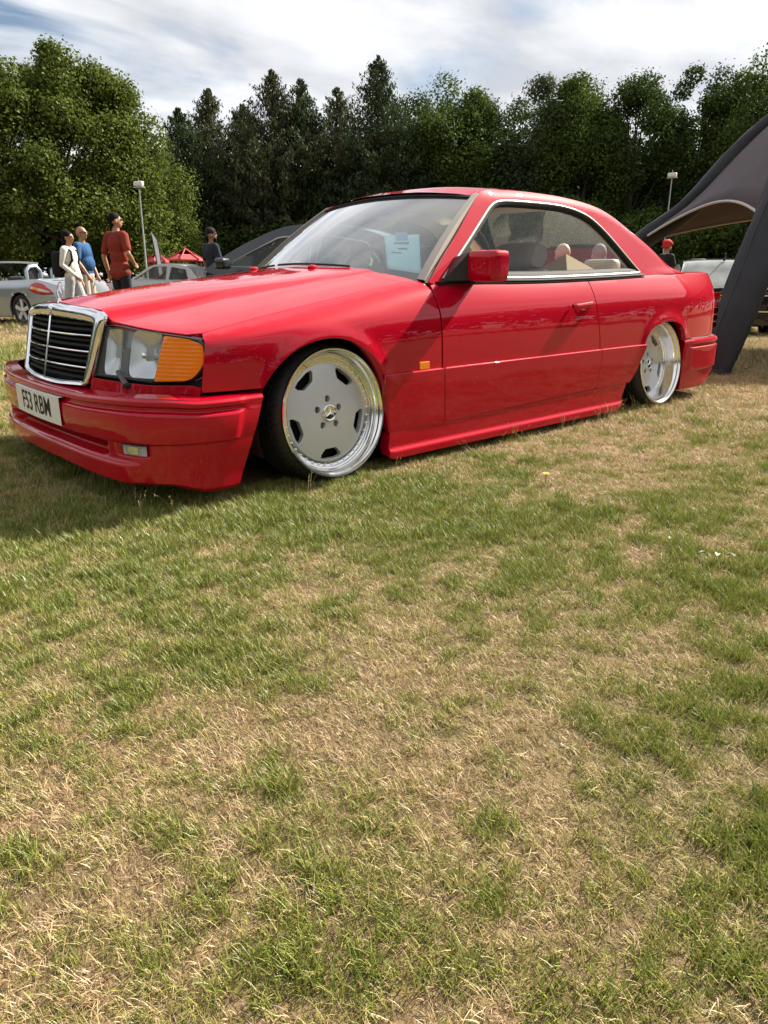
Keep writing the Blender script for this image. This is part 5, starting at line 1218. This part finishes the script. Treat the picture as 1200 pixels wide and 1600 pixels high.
# pale grey saloon further back
x, y = gp(-6.2, 22); zg = float(ground_z(x, y)); hd = math.atan2(-RGT[1]*.97+FWD[1]*.22, -RGT[0]*.97+FWD[0]*.22)
win = [rounded([(1.05, .92), (1.16, 1.20), (1.62, 1.27), (1.66, .92)], .04), rounded([(1.74, .92), (1.74, 1.28), (2.15, 1.27), (2.72, .93)], .04)]
c0 = np.array([x, y])-np.array([math.cos(hd), math.sin(hd)])*2.0
gs, deck, prof, bz, v = bg_car('saloon_car', 'pale grey older saloon between the rust T-shirt man and the man in dark head wrap', (c0[0], c0[1], zg), hd, P_grey, 4.4, 1.70, [(0, .80), (.5, .86), (1.5, .88), (2.8, .88), (3.6, .82), (4.4, .68)], (.95, 3.45), .31,
    roof=dict(top=[(.62, .86), (.88, 1.05), (1.10, 1.25), (1.35, 1.315), (1.75, 1.335), (2.15, 1.315), (2.35, 1.24), (2.65, 1.03), (2.92, .88)], win=win, split=(11, 28), trim=M['brushed']), glassm=M['pale_glass'])
deck(0, .75, 'boot_lid'); deck(2.85, 4.4, 'bonnet')
# dark saloon parked parallel on the far side of the lane
win = [rounded([(1.02, .95), (1.25, 1.22), (1.78, 1.30), (1.82, .96)], .05), rounded([(1.90, .96), (1.90, 1.305), (2.30, 1.28), (2.98, .97)], .05)]
hd = math.atan2(-RGT[1]*.955+FWD[1]*.30, -RGT[0]*.955+FWD[0]*.30); x, y = gp(-1.93, 8.8); zg = float(ground_z(x, y)); c0 = np.array([x, y])-np.array([math.cos(hd), math.sin(hd)])*3.05+np.array([math.sin(hd), -math.cos(hd)])*.75
dk, deck, prof, bz, v = bg_car('dark_car', 'black car with tan interior parked just beyond the red coupe bonnet', (c0[0], c0[1], zg-.06), hd, P_navy, 4.55, 1.80, [(0, .90), (.5, .96), (1.5, .955), (2.9, .90), (3.3, .84), (3.7, .76), (4.55, .58)], (.92, 3.62), .33,
    roof=dict(top=[(.42, .96), (.80, 1.15), (1.15, 1.31), (1.50, 1.385), (1.95, 1.415), (2.25, 1.39), (2.55, 1.29), (2.95, 1.10), (3.22, .93)], win=win, split=(9, 25), trim=M['brushed']), glassm=M['pale_glass'], interior=M['beige'])
deck(0, .6, 'boot_lid'); deck(3.1, 4.55, 'bonnet')
for s in (-1, 1): MB().box((2.84, s*.98, 1.0), (.12, .19, .12)).build('door_mirror', P_navy, dk, bevel=.04, seg=3)
# black saloon seen from behind, by the canopy
hd = math.atan2(FWD[1]*.97+RGT[1]*.24, FWD[0]*.97+RGT[0]*.24); x, y = gp(5.35, 11.6); zg = float(ground_z(x, y))
win = [rounded([(1.0, .83), (1.22, 1.05), (1.66, 1.13), (1.68, .84)], .04), rounded([(1.76, .84), (1.76, 1.135), (2.05, 1.12), (2.55, .85)], .04)]
bk, deck, prof, bz, v = bg_car('black_saloon', 'black car with a yellow rear plate behind the black canopy leg', (x, y, zg-.05), hd, P_black, 4.4, 1.76, [(0, .74), (.5, .80), (1.5, .82), (2.8, .82), (3.6, .78), (4.4, .62)], (.95, 3.5), .31,
    roof=dict(top=[(.60, .80), (.92, .99), (1.18, 1.14), (1.45, 1.185), (1.75, 1.20), (2.05, 1.185), (2.25, 1.11), (2.5, .96), (2.75, .83)], win=win, split=(13, 28), trim=M['brushed']), glassm=M['whitened'])
deck(0, .72, 'boot_lid'); deck(2.7, 4.4, 'bonnet')
M['bluep'] = mat('plate_blue', (.02, .06, .28), .4)
pl = MB().box((-.110, 0, .58), (.008, .52, .11)).build('number_plate', M['yplate'], bk, smooth=False)
MB().box((-.115, .238, .58), (.004, .044, .11)).build('plate_band', M['bluep'], pl, smooth=False)
text_mesh('plate_lettering', 'S', .10, M['ink'], pl, lambda a, b, h: (-.1165-h*0, .175-a, b+.58), sx=.8, bold=.001)
for s in (-1, 1):
    lamp_patch('tail_lamp', bk, prof, rounded([(.02, .50), (.02, .66), (.28, .66), (.28, .50)], .02), s, M['redlens'])
    MB().box((-.055, s*.62, .58), (.06, .30, .15)).build('tail_lamp_inner', M['redlens'], bk, bevel=.015)
MB().box((-.085, 0, .40), (.12, 1.50, .11)).build('rear_bumper', M['black'], bk, bevel=.03); MB().box((-.135, 0, .435), (.03, 1.46, .018)).build('bumper_trim', M['chrome'], bk, smooth=False); MB().box((-.095, 0, .665), (.012, 1.1, .016)).build('boot_trim', M['chrome'], bk, smooth=False)
MB().tube([(1.2, 0, 1.19), (1.14, 0, 1.30)], [.02, .008], 6).build('aerial', M['black'], bk)
# ------------------------------------------------------------------ people
SK = {'tan': mat('skin_tan', (.33, .17, .10), .55), 'fair': mat('skin_fair', (.52, .31, .22), .55), 'brown': mat('skin_brown', (.22, .105, .06), .55)}
for m_ in SK.values(): vary(m_, 30, .12)
def cloth(name, c, rough=.85): return vary(mat(name, c, rough, spec=.2), 9, .12, .5, 14)
def fuse(name, solids, voxel, m, parent, smooth_it=3):
    """one continuous surface grown from overlapping tapered limbs"""
    mb = MB()
    for s in solids:
        if s[0] == 'b': mb.ball(s[1], s[2], 14, 10)
        else:
            pts = np.array(s[1], float); rad = s[2]; mb.tube(pts, rad, 10)
            for p_, r_ in ((pts[0], rad[0]), (pts[-1], rad[-1])): mb.ball(p_, r_, 10, 8)
    me = bpy.data.meshes.new(name); me.from_pydata(mb.V, [], mb.F); o = bpy.data.objects.new(name, me); COL.objects.link(o)
    bm = bmesh.new(); bm.from_mesh(me); bmesh.ops.recalc_face_normals(bm, faces=bm.faces); bm.to_mesh(me); bm.free()
    rm = o.modifiers.new('r', 'REMESH'); rm.mode = 'VOXEL'; rm.voxel_size = voxel
    sm = o.modifiers.new('s', 'SMOOTH'); sm.iterations = smooth_it; sm.factor = .5
    bpy.context.view_layer.update(); me2 = bpy.data.meshes.new_from_object(o.evaluated_get(bpy.context.evaluated_depsgraph_get())); bpy.data.objects.remove(o); bpy.data.meshes.remove(me)
    me2.name = name; me2.shade_smooth(); me2.materials.clear(); return link(name, me2, m, parent)
def hand(wr, d, spread, r=1.0):
    """palm, four curled fingers of unequal length and a thumb; d: pointing direction, spread: across the palm"""
    wr = np.array(wr, float); d = np.array(d, float); d /= np.linalg.norm(d); s = np.array(spread, float); s -= d*(s@d); s /= np.linalg.norm(s); n = np.cross(d, s); out = [('t', [wr, wr+d*.085], [.024*r, .030*r])]
    for k, l in ((-1.5, .062), (-.5, .074), (.5, .070), (1.5, .055)):
        b = wr+d*.085+s*k*.017; out.append(('t', [b, b+d*l*.5+n*.008, b+d*l*.88+n*.026], [.0095*r, .009*r, .0075*r]))
    b = wr+d*.03-s*.026; out.append(('t', [b, b+d*.035-s*.024+n*.008, b+d*.064-s*.028+n*.018], [.011*r, .010*r, .008*r])); return out
def person(label, right, depth, H, face, skin, top, bottom, arms, hair=None, beard=None, sleeve=.16, fat=0.0, long_top=.0, headturn=0.0, group='people standing about', voxel=.011, seated=False, extra=None, stride=.0):
    """face: heading in the picture plane, 0 = towards picture right, 90 = away; arms: elbow and wrist offsets per side"""
    x, y = gp(right, depth); rz = -YAW+R(face); p = tag(empty('person', (x, y, float(ground_z(x, y))), rz), label, 'person', group); k = H/1.75; S = lambda *q: np.array(q, float)*k
    hipz, shz = (.92, 1.42) if not seated else (.50, 1.0); dz = 0 if not seated else -.58
    legs = []; tro = []
    for s in (-1, 1):
        f = stride*s
        if seated: hp, kn, an = S(0, s*.10, .34), S(.40, s*.13, .44), S(.50, s*.13, .09)
        else: hp, kn, an = S(0, s*.095, .90), S(.03+f*.16, s*.10, .49), S(-.02+f*.30, s*.10, .085)
        legs += [('t', [hp, kn, an], [.075*k, .052*k, .036*k]), ('t', [an, an+S(.15, s*.02, -.045)], [.036*k, .03*k])]
        tro += [('t', [hp, kn, an], [(.095+fat*.03)*k, .072*k, .062*k])]
    tor = [('b', S(0, 0, .96+dz), S(.105+fat*.05, .165+fat*.04, .12)), ('b', S(.01+fat*.05, 0, 1.12+dz), S(.105+fat*.09, .150+fat*.07, .15)), ('b', S(0, 0, 1.30+dz), S(.112+fat*.04, .172+fat*.03, .16)), ('t', [S(-.01, -.165, 1.425+dz), S(-.01, .165, 1.425+dz)], [.055*k, .055*k]), ('t', [S(-.01, 0, 1.40+dz), S(.005, 0, 1.52+dz)], [.075*k, .052*k])]
    armS = []; slv = []
    for s, (el, wr) in zip((-1, 1), arms):
        sh = S(-.01, s*.185, 1.415+dz); e = S(*el)+[0, 0, dz*k]; w = S(*wr)+[0, 0, dz*k]; armS += [('t', [sh, (sh+e)/2, e], [.052*k, .046*k, .038*k]), ('t', [e, (e+w)/2, w], [.038*k, .037*k, .026*k])]
        d = w-e; armS += hand(w, d, (1, 0, .3) if abs(d[2]) > .6*np.linalg.norm(d) else (0, .2, 1), k)
        if sleeve > .3: slv += [('t', [sh, e, w*.93+e*.07], [.064*k, .052*k, .040*k])]
        else: u = sh+(e-sh)*min(1, sleeve/.28*1.0); slv += [('t', [sh, (sh+u)/2, u], [.068*k, .066*k, .064*k])]
    c, t_ = math.cos(headturn), math.sin(headturn)
    def hp_(a, b, z): return S(a*c-b*t_+.012, a*t_+b*c, z+dz)
    head = [('t', [S(0, 0, 1.47+dz), hp_(.0, 0, 1.56)], [.052*k, .050*k]), ('b', hp_(-.008, 0, 1.655), S(.094, .076, .097)), ('b', hp_(.028, 0, 1.605), S(.062, .056, .078)), ('b', hp_(.045, 0, 1.565), S(.038, .036, .030)), ('t', [hp_(.082, 0, 1.655), hp_(.097, 0, 1.618)], [.011*k, .016*k]), ('b', hp_(.078, 0, 1.583), S(.018, .026, .012)), ('b', hp_(.075, 0, 1.668), S(.022, .05, .010))]
    for s in (-1, 1): head += [('b', hp_(-.005, s*.078, 1.625), S(.018, .010, .032))]
    body = fuse('body', legs+tor+armS+head, voxel, SK[skin], p)
    if True:
        ey = MB()
        for s in (-1, 1): ey.ball(hp_(.083, s*.030, 1.645), (.008, .012, .007), 8, 6)
        ey.build('eyes', M['ink'], p)
    tt = [(a, q, np.array(r_)+.014*k) if a == 'b' else (a, q, [z+.014*k for z in r_]) for a, q, r_ in tor[:-1]]
    if long_top: tt.append(('b', S(0, 0, .90-long_top*.3+dz), S(.145+fat*.05, .200+fat*.04, .11)))
    fuse('shirt', tt+slv+[('b', S(-.005, 0, 1.445+dz), S(.072, .085, .045))], voxel*1.15, top, p)
    fuse('trousers', tro+[('b', S(0, 0, .93+dz), S(.122+fat*.05, .176+fat*.04, .13))], voxel*1.3, bottom, p)
    sh = MB()
    for s in (-1, 1):
        f = stride*s; a = S(.50, s*.13, .09) if seated else S(-.02+f*.30, s*.10, .085); sh.ball(a+S(.06, s*.01, -.035), S(.15, .05, .052), 12, 8)
    sh.build('shoes', M['ink'], p)
    if hair:
        kind, hm = hair
        if kind == 'short': fuse('hair', [('b', hp_(-.018, 0, 1.668), S(.098, .082, .096)), ('b', hp_(-.05, 0, 1.61), S(.058, .068, .06))], voxel, hm, p)
        if kind == 'bun': fuse('hair', [('b', hp_(-.020, 0, 1.670), S(.100, .084, .094)), ('b', hp_(-.055, 0, 1.60), S(.055, .066, .075)), ('b', hp_(-.085, 0, 1.735), S(.042, .042, .038)), ('t', [hp_(-.06, 0, 1.58), hp_(-.07, 0, 1.44)], [.045*k, .03*k])], voxel, hm, p)
        if kind == 'ponytail': fuse('hair', [('b', hp_(-.020, 0, 1.672), S(.097, .082, .092)), ('b', hp_(-.055, 0, 1.61), S(.052, .062, .06)), ('b', hp_(-.105, 0, 1.67), S(.03, .03, .035))], voxel, hm, p)
        if kind == 'cap': fuse('headscarf', [('b', hp_(-.016, 0, 1.690), S(.105, .088, .086)), ('b', hp_(-.06, 0, 1.63), S(.06, .066, .055)), ('t', [hp_(-.10, 0, 1.63), hp_(-.13, .01, 1.52)], [.03*k, .018*k])], voxel, hm, p)
        if kind == 'turban': fuse('turban', [('b', hp_(-.018, 0, 1.715), S(.122, .105, .085)), ('b', hp_(-.045, 0, 1.66), S(.095, .098, .07)), ('t', [hp_(.085, -.05, 1.695), hp_(.02, .0, 1.79), hp_(-.09, .05, 1.76)], [.025*k, .03*k, .03*k])], voxel, hm, p)
        if kind == 'grey': fuse('hair', [('b', hp_(-.018, 0, 1.672), S(.099, .083, .098)), ('b', hp_(-.045, 0, 1.60), S(.058, .07, .055))], voxel, hm, p)
    if beard: fuse('beard', [('b', hp_(.050, 0, 1.56), S(.052, .052, .045)), ('b', hp_(.058, 0, 1.535), S(.034, .036, .055 if beard[0] == 'long' else .03))], voxel, beard[1], p)
    return p, hp_, S
hairb = mat('hair_black', (.008, .007, .007), .8, spec=.1); hairg = mat('hair_grey', (.24, .23, .22), .8, spec=.1)
navy = cloth('navy_cotton', (.018, .022, .036)); denim = cloth('dark_denim', (.016, .018, .024)); stone = cloth('stone_cotton', (.40, .36, .31)); greyj = cloth('grey_sweat', (.36, .37, .40)); rust = cloth('rust_cotton', (.20, .030, .020)); blue = cloth('blue_jersey', (.022, .075, .18)); cream = cloth('cream_knit', (.62, .60, .54)); blackc = cloth('black_jersey', (.014, .014, .015)); redt = cloth('red_cloth', (.45, .025, .03))
down = lambda s: ((-.03, s*.25, 1.14), (.05, s*.24, .90))
w, hp_, S = person('woman in a cream top and pale grey trousers with a black backpack', -5.53, 13.5, 1.66, -4, 'tan', cream, greyj, [((-.05, -.23, 1.16), (.16, -.22, .98)), down(1)], ('bun', hairb), sleeve=.5, stride=.6, long_top=.0)
bp_ = MB(); bp_.box(S(-.215, 0, 1.17), S(.17, .30, .46)); o = bp_.build('backpack', blackc, None, bevel=.07, seg=3); o.parent = None
o.location = w.location; o.rotation_euler = w.rotation_euler; tag(o, 'black backpack worn by the woman in the cream top', 'backpack')
st = MB()
for s in (-1, 1): st.tube([S(-.12, s*.10, 1.34), S(-.03, s*.115, 1.495), S(.095, s*.125, 1.40), S(.105, s*.13, 1.24), S(-.02, s*.175, 1.06), S(-.13, s*.13, 1.02)], .018, 6)
st.build('strap', blackc, o); MB().box(S(-.305, 0, 1.10), S(.03, .22, .22)).build('backpack_pocket', blackc, o, bevel=.014)
b, hp_, S = person('bald man with glasses in a blue T-shirt beside the woman with the backpack', -5.60, 14.3, 1.80, -6, 'tan', blue, stone, [((.02, -.26, 1.15), (.14, -.20, .93)), ((.0, .26, 1.15), (.12, .2, .93))], None, fat=.4, sleeve=.20)
gm = MB()
for s in (-1, 1): gm.tube([hp_(.092, s*.012, 1.655), hp_(.094, s*.05, 1.66), hp_(.085, s*.062, 1.64), hp_(.093, s*.03, 1.63)], .006, 5); gm.tube([hp_(.085, s*.068, 1.655), hp_(-.01, s*.080, 1.65)], .0045, 5)
gm.build('glasses', M['ink'], b)
r_, hp_, S = person('man in a rust-red T-shirt and dark trousers with tied-back hair', -4.36, 12.6, 1.85, 58, 'tan', rust, denim, [((-.05, -.29, 1.16), (.12, -.19, 1.04)), ((-.06, .27, 1.12), (.0, .27, .87))], ('ponytail', hairb), sleeve=.20, headturn=-.55, long_top=.06, voxel=.010)
person('man in a dark head wrap and navy T-shirt next to the larger kiosk', -3.50, 15.6, 1.86, 40, 'brown', navy, denim, [((.02, -.27, 1.15), (.20, -.16, 1.08)), down(1)], ('cap', blackc), ('long', hairb), sleeve=.2, headturn=-.5, fat=.3)
t_p, hp_, S = person('man with a red turban and beard in a black top near the canopy', 6.95, 19.0, 1.86, 22, 'tan', blackc, denim, [((.03, -.26, 1.15), (.2, -.15, 1.05)), down(1)], ('turban', redt), ('short', hairb), sleeve=.2, fat=.3)
def chair(parentless, right, depth, face, label):
    x, y = gp(right, depth); c = tag(empty('folding_chair', (x, y, float(ground_z(x, y))), -YAW+R(face)), label, 'chair', 'folding chairs behind the red coupe')
    MB().box((.10, 0, .24), (.46, .46, .03)).build('seat', navy, c, bevel=.01); MB().box((-.17, 0, .50), (.03, .46, .42), Matrix.Rotation(R(-12), 3, 'Y')).build('backrest', navy, c, bevel=.01)
    for s in (-1, 1): MB().tube([(.32, s*.24, 0), (-.16, s*.24, .26), (-.24, s*.24, .70)], .012, 6).build('leg', M['galv'], c); MB().tube([(-.20, s*.24, 0), (.32, s*.24, .26)], .012, 6).build('leg', M['galv'], c)
for rt_, dp_, fc, lb, hr, sk_, tp in ((1.92, 8.3, 120, 'bald man in black seen through the coupe windows', None, 'fair', blackc), (2.42, 8.7, 96, 'grey-haired man in a dark top seen through the coupe windows', ('grey', hairg), 'fair', navy)):
    person(lb, rt_, dp_, 1.72, fc, sk_, tp, denim, [((.08, -.24, 1.14), (.28, -.14, 1.02)), ((.08, .24, 1.14), (.28, .14, 1.02))], hr, seated=True, fat=.5, sleeve=.2, group='men seated behind the coupe', voxel=.012)
    chair(None, rt_, dp_, fc, 'folding chair under the '+('bald man in black' if hr is None else 'grey-haired man'))
# ------------------------------------------------------------------ trees
def leafmat(name, c0, c1, trans=.35):
    m = bpy.data.materials.new(name); m.use_nodes = True; t = m.node_tree; t.nodes.clear(); L = t.links.new
    g = t.nodes.new('ShaderNodeNewGeometry'); r = t.nodes.new('ShaderNodeValToRGB'); L(g.outputs['Random Per Island'], r.inputs[0])
    r.color_ramp.elements[0].color = (*c0, 1); r.color_ramp.elements[1].color = (*c1, 1)
    d = t.nodes.new('ShaderNodeBsdfDiffuse'); L(r.outputs[0], d.inputs[0]); tr = t.nodes.new('ShaderNodeBsdfTranslucent'); L(r.outputs[0], tr.inputs[0])
    gl = t.nodes.new('ShaderNodeBsdfGlossy'); gl.inputs['Roughness'].default_value = .5; gl.inputs[0].default_value = (.7, .75, .7, 1)
    a = t.nodes.new('ShaderNodeMixShader'); a.inputs[0].default_value = trans; L(d.outputs[0], a.inputs[1]); L(tr.outputs[0], a.inputs[2])
    b = t.nodes.new('ShaderNodeMixShader'); b.inputs[0].default_value = .012; L(a.outputs[0], b.inputs[1]); L(gl.outputs[0], b.inputs[2])
    o = t.nodes.new('ShaderNodeOutputMaterial'); L(b.outputs[0], o.inputs[0]); return m
M['leaf_mid'] = leafmat('leaves_mid_green', (.040, .070, .012), (.088, .125, .024))
M['leaf_dark'] = leafmat('leaves_dark_green', (.024, .045, .013), (.066, .098, .024), .3)
M['leaf_yel'] = leafmat('leaves_yellow_green', (.058, .090, .014), (.135, .165, .030))
M['leaf_grey'] = leafmat('leaves_grey_green', (.045, .065, .030), (.10, .125, .060))
M['needle'] = leafmat('conifer_needles', (.022, .042, .017), (.060, .086, .031), .25)
M['needle_br'] = leafmat('browned_needles', (.034, .044, .018), (.088, .092, .040), .25)
M['bark'] = mat('bark', (.09, .07, .05), .9); vary(M['bark'], 9, .4, .6, 24, stretch=(1, 1, .25))
def quads(name, C, N, S, asp, roll, m, parent):
    """leaf faces: centres, normals, sizes; folded kite of two triangles"""
    n = len(C); N = N/(np.linalg.norm(N, axis=1)[:, None]+1e-9); up = np.where(np.abs(N[:, 2:3]) < .95, [[0, 0, 1.]], [[1., 0, 0]])
    U = np.cross(up, N); U /= np.linalg.norm(U, axis=1)[:, None]; Wv = np.cross(N, U); c, s = np.cos(roll)[:, None], np.sin(roll)[:, None]
    U, Wv = U*c+Wv*s, -U*s+Wv*c; S = S[:, None]
    P = np.stack([C-U*S, C-Wv*S*asp+N*S*.18, C+U*S, C+Wv*S*asp+N*S*.18], 1).reshape(-1, 3)
    me = bpy.data.meshes.new(name); me.vertices.add(4*n); me.vertices.foreach_set('co', P.astype(np.float32).ravel())
    me.loops.add(4*n); me.loops.foreach_set('vertex_index', np.arange(4*n, dtype=np.int32)); me.polygons.add(n)
    me.polygons.foreach_set('loop_start', np.arange(0, 4*n, 4, dtype=np.int32)); me.polygons.foreach_set('loop_total', np.full(n, 4, np.int32)); me.update()
    return link(name, me, m, parent)
def broadleaf(name, label, right, depth, h, rw, rd, seed, m, n=12000, low=.06, leaf=.20, top=1.0, lumps=60, group='trees along the field edge', cat='tree', ragged=1.0, lobe=(.8, 1.45), dome=False):
    r = np.random.default_rng(seed); x, y = gp(right, depth); z0 = float(ground_z(x, y)); tr = tag(empty(name, (x, y, z0)), label, cat, group)
    # lobes over a rounded crown outline
    lob = []
    for k in range(lumps):
        u = r.uniform(-.92, 1); a = r.uniform(0, 2*np.pi); q = math.sqrt(max(0, 1-abs(u)**(2.2*top))); q = q*(1.0 if u > 0 else (1-.25*u*u))
        q = math.sqrt(max(0, 1-((u+1)/2)**1.7)) if dome else q; f = r.uniform(.62, .93); zc = h*(low+(1-low)*(.5+.5*u*f)); lob.append((q*f*rw*math.cos(a), q*f*rd*math.sin(a), zc, r.uniform(*lobe)*(1.08-.25*max(0, u))))
    lob = np.array(lob); k = r.integers(0, len(lob), n)
    d = r.normal(size=(n, 3)); d /= np.linalg.norm(d, axis=1)[:, None]; rad = lob[k, 3]*(r.uniform(.35, 1.0, n)**.5)*(1+ragged*.22*r.standard_normal(n).clip(-1, 2.4))
    C = lob[k, :3]+d*rad[:, None]*[1.05, 1.05, .92]
    C[:, 2] = np.maximum(C[:, 2], .15+.3*r.uniform(size=n)); N = d*.7+r.normal(size=(n, 3))*.55+[0, 0, .25]
    quads('crown', C, N, leaf*r.uniform(.55, 1.25, n), .62, r.uniform(0, 6.28, n), m, tr)
    mb = MB(); mb.tube([(0, 0, -.1), (.05, .05, h*.25), (-.05, .1, h*.55), (0, 0, h*.85)], [.035*h*.5+.08, .028*h*.5+.05, .09, .03], 8)
    for j in range(14):
        e = lob[r.integers(0, len(lob))][:3]; z1 = min(e[2]*.7, h*.6); mb.tube([(0, 0, z1*.8), (e[0]*.5, e[1]*.5, z1+.25*(e[2]-z1)), tuple(e)], [.10, .06, .025], 5)
    mb.build('trunk', M['bark'], tr); return tr
def conifer(name, label, right, depth, h, rw, seed, m, nb=430, group='dark conifers behind the cars'):
    """ragged cypress: upswept sprays crowding a tall leader"""
    r = np.random.default_rng(seed); x, y = gp(right, depth); z0 = float(ground_z(x, y)); tr = tag(empty(name, (x, y, z0)), label, 'tree', group)
    C, N, S = [], [], []; mb = MB(); mb.tube([(0, 0, -.1), (.05, .0, h*.5), (0, .05, h*.985)], [.24, .15, .02], 7)
    lump = [(r.uniform(0, 6.28), r.uniform(.1, .8), r.uniform(.7, 1.35)) for _ in range(9)]
    for i in range(nb):
        f = r.uniform(0, 1)**.85; a = r.uniform(0, 2*np.pi); z = h*(.01+.97*f)
        k_ = 1+sum((w_-1)*math.exp(-((f-ff)/.10)**2)*max(0, math.cos(a-aa)) for aa, ff, w_ in lump)
        ln = (rw*min(1.0, (1-f)*1.5+.01)*r.uniform(.62, 1.12)+.06)*k_; rise = r.uniform(.10, .55)+.9*f*f
        dx, dy = math.cos(a), math.sin(a); e = np.array([dx*ln, dy*ln, ln*rise])
        if e[2]+z > h: e[2] = max(.1, h-z)
        mb.tube([(0, 0, z), tuple(e*.55+[0, 0, z-.06*ln]), tuple(e+[0, 0, z])], [.04, .022, .006], 4, caps=False)
        k = int(14*ln)+9; tt = r.uniform(.15, 1.04, k)**.65; base = e*tt[:, None]+[0, 0, z]
        sp = (.10+.18*(1-tt))[:, None]*min(ln, 2.2)*.62+.02; off_ = r.normal(size=(k, 3))*sp*[1, 1, .8]; C.append(base+off_)
        N.append(np.stack([dx*.5+r.normal(size=k)*.8, dy*.5+r.normal(size=k)*.8, .35+r.normal(size=k)*.5], 1)); S.append(r.uniform(.11, .26, k)*(1-.45*f))
    C = np.concatenate(C); N = np.concatenate(N); S = np.concatenate(S); C[:, 2] = np.maximum(C[:, 2], .1)
    quads('crown', C, N, S, .40, r.normal(0, .5, len(C))+np.pi/2, m, tr); mb.build('trunk', M['bark'], tr); return tr
def pr(px, depth): return (px-600)/1134.3*depth*.962     # sideways metres for a bearing
broadleaf('broadleaf_tree', 'huge rounded broadleaf tree, lit yellow-green, behind the three walking people', -19.1, 47, 13.7, 9.0, 5.0, 1, M['leaf_yel'], 165000, .02, .105, 1.25, 240, dome=True, lobe=(.75, 1.35))
broadleaf('broadleaf_tree', 'green tree at the left edge beyond the silver roadster', -29.5, 48, 12.8, 6.5, 5, 3, M['leaf_mid'], 42000, .02, .13, 1.2, 90)
for i, (px, dep, h, rw, mm, lb) in enumerate([
    (300, 58, 12.4, 3.6, 'needle', 'dark conifer leftmost in the row, next to the huge green tree'),
    (345, 61, 14.3, 4.6, 'needle_br', 'brownish conifer with a thin pointed top, second from the huge tree'),
    (438, 60, 15.3, 4.4, 'needle_br', 'tall narrow conifer with brown needles left of the twin tops'),
    (478, 61, 15.0, 4.2, 'needle', 'slim dark conifer with upswept tips, right of the tallest brown one'),
    (393, 63, 13.6, 4.8, 'needle', 'shorter dark conifer between the two brownish ones'),
    (530, 62, 14.6, 4.6, 'needle_br', 'ragged brown conifer just left of the tallest conifer'),
    (590, 59, 16.0, 4.8, 'needle', 'tallest broad dark conifer above the roof of the red coupe')]):
    conifer('conifer_tree', lb, pr(px, dep), dep, h, rw, 40+i, M[mm])
for i, (px, dep, h, rw, mm, lb) in enumerate([
    (640, 64, 14.2, 3.6, 'leaf_dark', 'dark broadleaf tree filling in just right of the tallest conifer'),
    (700, 60, 14.9, 3.8, 'leaf_mid', 'loose mid-green tree with gaps of sky, above the windscreen'),
    (762, 62, 14.9, 3.7, 'leaf_dark', 'dense dark tree above the middle of the coupe roof'),
    (838, 60, 15.3, 3.6, 'leaf_grey', 'pale grey-green tree above the coupe side window'),
    (890, 58, 15.2, 3.2, 'leaf_mid', 'slender mid-green tree right of the grey-green one'),
    (968, 59, 15.6, 4.4, 'leaf_dark', 'wide dark tree with a flat top, left of the right-hand lamp post'),
    (1062, 60, 15.9, 4.0, 'leaf_dark', 'dark tree directly behind the right-hand lamp post'),
    (1140, 57, 15.8, 4.2, 'leaf_mid', 'tall tree with yellow-green top above the black canopy'),
    (1235, 58, 15.4, 4.0, 'leaf_mid', 'tree at the right edge behind the black canopy')]):
    broadleaf('broadleaf_tree', lb, pr(px, dep), dep, h, rw, 3.0, 60+i, M[mm], 46000, .02, .11, 1.55, 92)
for i, (px, dep, h, rw) in enumerate([(660, 54, 4.6, 3.0), (760, 55, 5.4, 3.2), (870, 53, 5.8, 3.0), (985, 54, 5.2, 3.4), (1090, 53, 5.6, 3.2), (1190, 52, 5.0, 3.2), (560, 56, 4.8, 3.2), (460, 57, 4.6, 3.2), (370, 57, 4.2, 3.0)]):
    broadleaf('shrub', ['leafy shrub under the loose mid-green tree', 'leafy shrub under the dense dark tree', 'leafy shrub under the slender mid-green tree', 'leafy shrub under the wide flat-topped tree', 'leafy shrub under the right-hand lamp post', 'leafy shrub seen under the black canopy', 'dark shrub below the tallest conifer', 'dark shrub below the twin conifer tops', 'dark shrub below the shorter conifer'][i], pr(px, dep), dep, h, rw, 2.2, 90+i, M['leaf_dark'] if i > 5 else M['leaf_mid' if i in (2, 3, 4) else 'leaf_dark'], 11000, .0, .145, 1.3, 40, 'shrubs under the trees', 'shrub')
# thick wood behind the first row, and the wooded edge of the field at the photographer's back
def mass(name, label, spots, seed, m, n, leaf=.35):
    r = np.random.default_rng(seed); C = []; N = []
    for x, y, h, w in spots:
        k = n//len(spots); d = r.normal(size=(k, 3)); d /= np.linalg.norm(d, axis=1)[:, None]; q = r.uniform(.5, 1.05, k)[:, None]
        C.append(np.array([x, y, h*.5])+d*q*[w, w, h*.5]); N.append(d+r.normal(size=(k, 3))*.5)
    C = np.concatenate(C); C[:, 2] = np.maximum(C[:, 2], 0); o = quads(name, C, np.concatenate(N), leaf*r.uniform(.6, 1.3, len(C)), .7, r.uniform(0, 6.28, len(C)), m, None)
    return tag(o, label, 'wood', kind='stuff')
mass('woodland', 'dense dark wood behind the first row of trees', [(*gp(pr(px, 70), 70+3*math.sin(px)), (10.2 if px < 620 else 12.2)+1.2*math.sin(px*.07), 4.2) for px in range(-140, 1330, 50)], 5, M['leaf_dark'], 62000, .42)
rw_ = np.random.default_rng(8); sp_ = []
for k in range(46):
    a = R(-172+k*6.1)-math.pi/2*0; dd = 46+rw_.uniform(-4, 6); ang = YAW+math.pi+R(-135+k*6.0)
    sp_.append((CAM[0]+dd*math.sin(ang), CAM[1]+dd*math.cos(ang), rw_.uniform(8, 13), rw_.uniform(4, 6)))
mass('treeline', 'trees round the rest of the field', sp_, 6, M['leaf_dark'], 40000, .5)
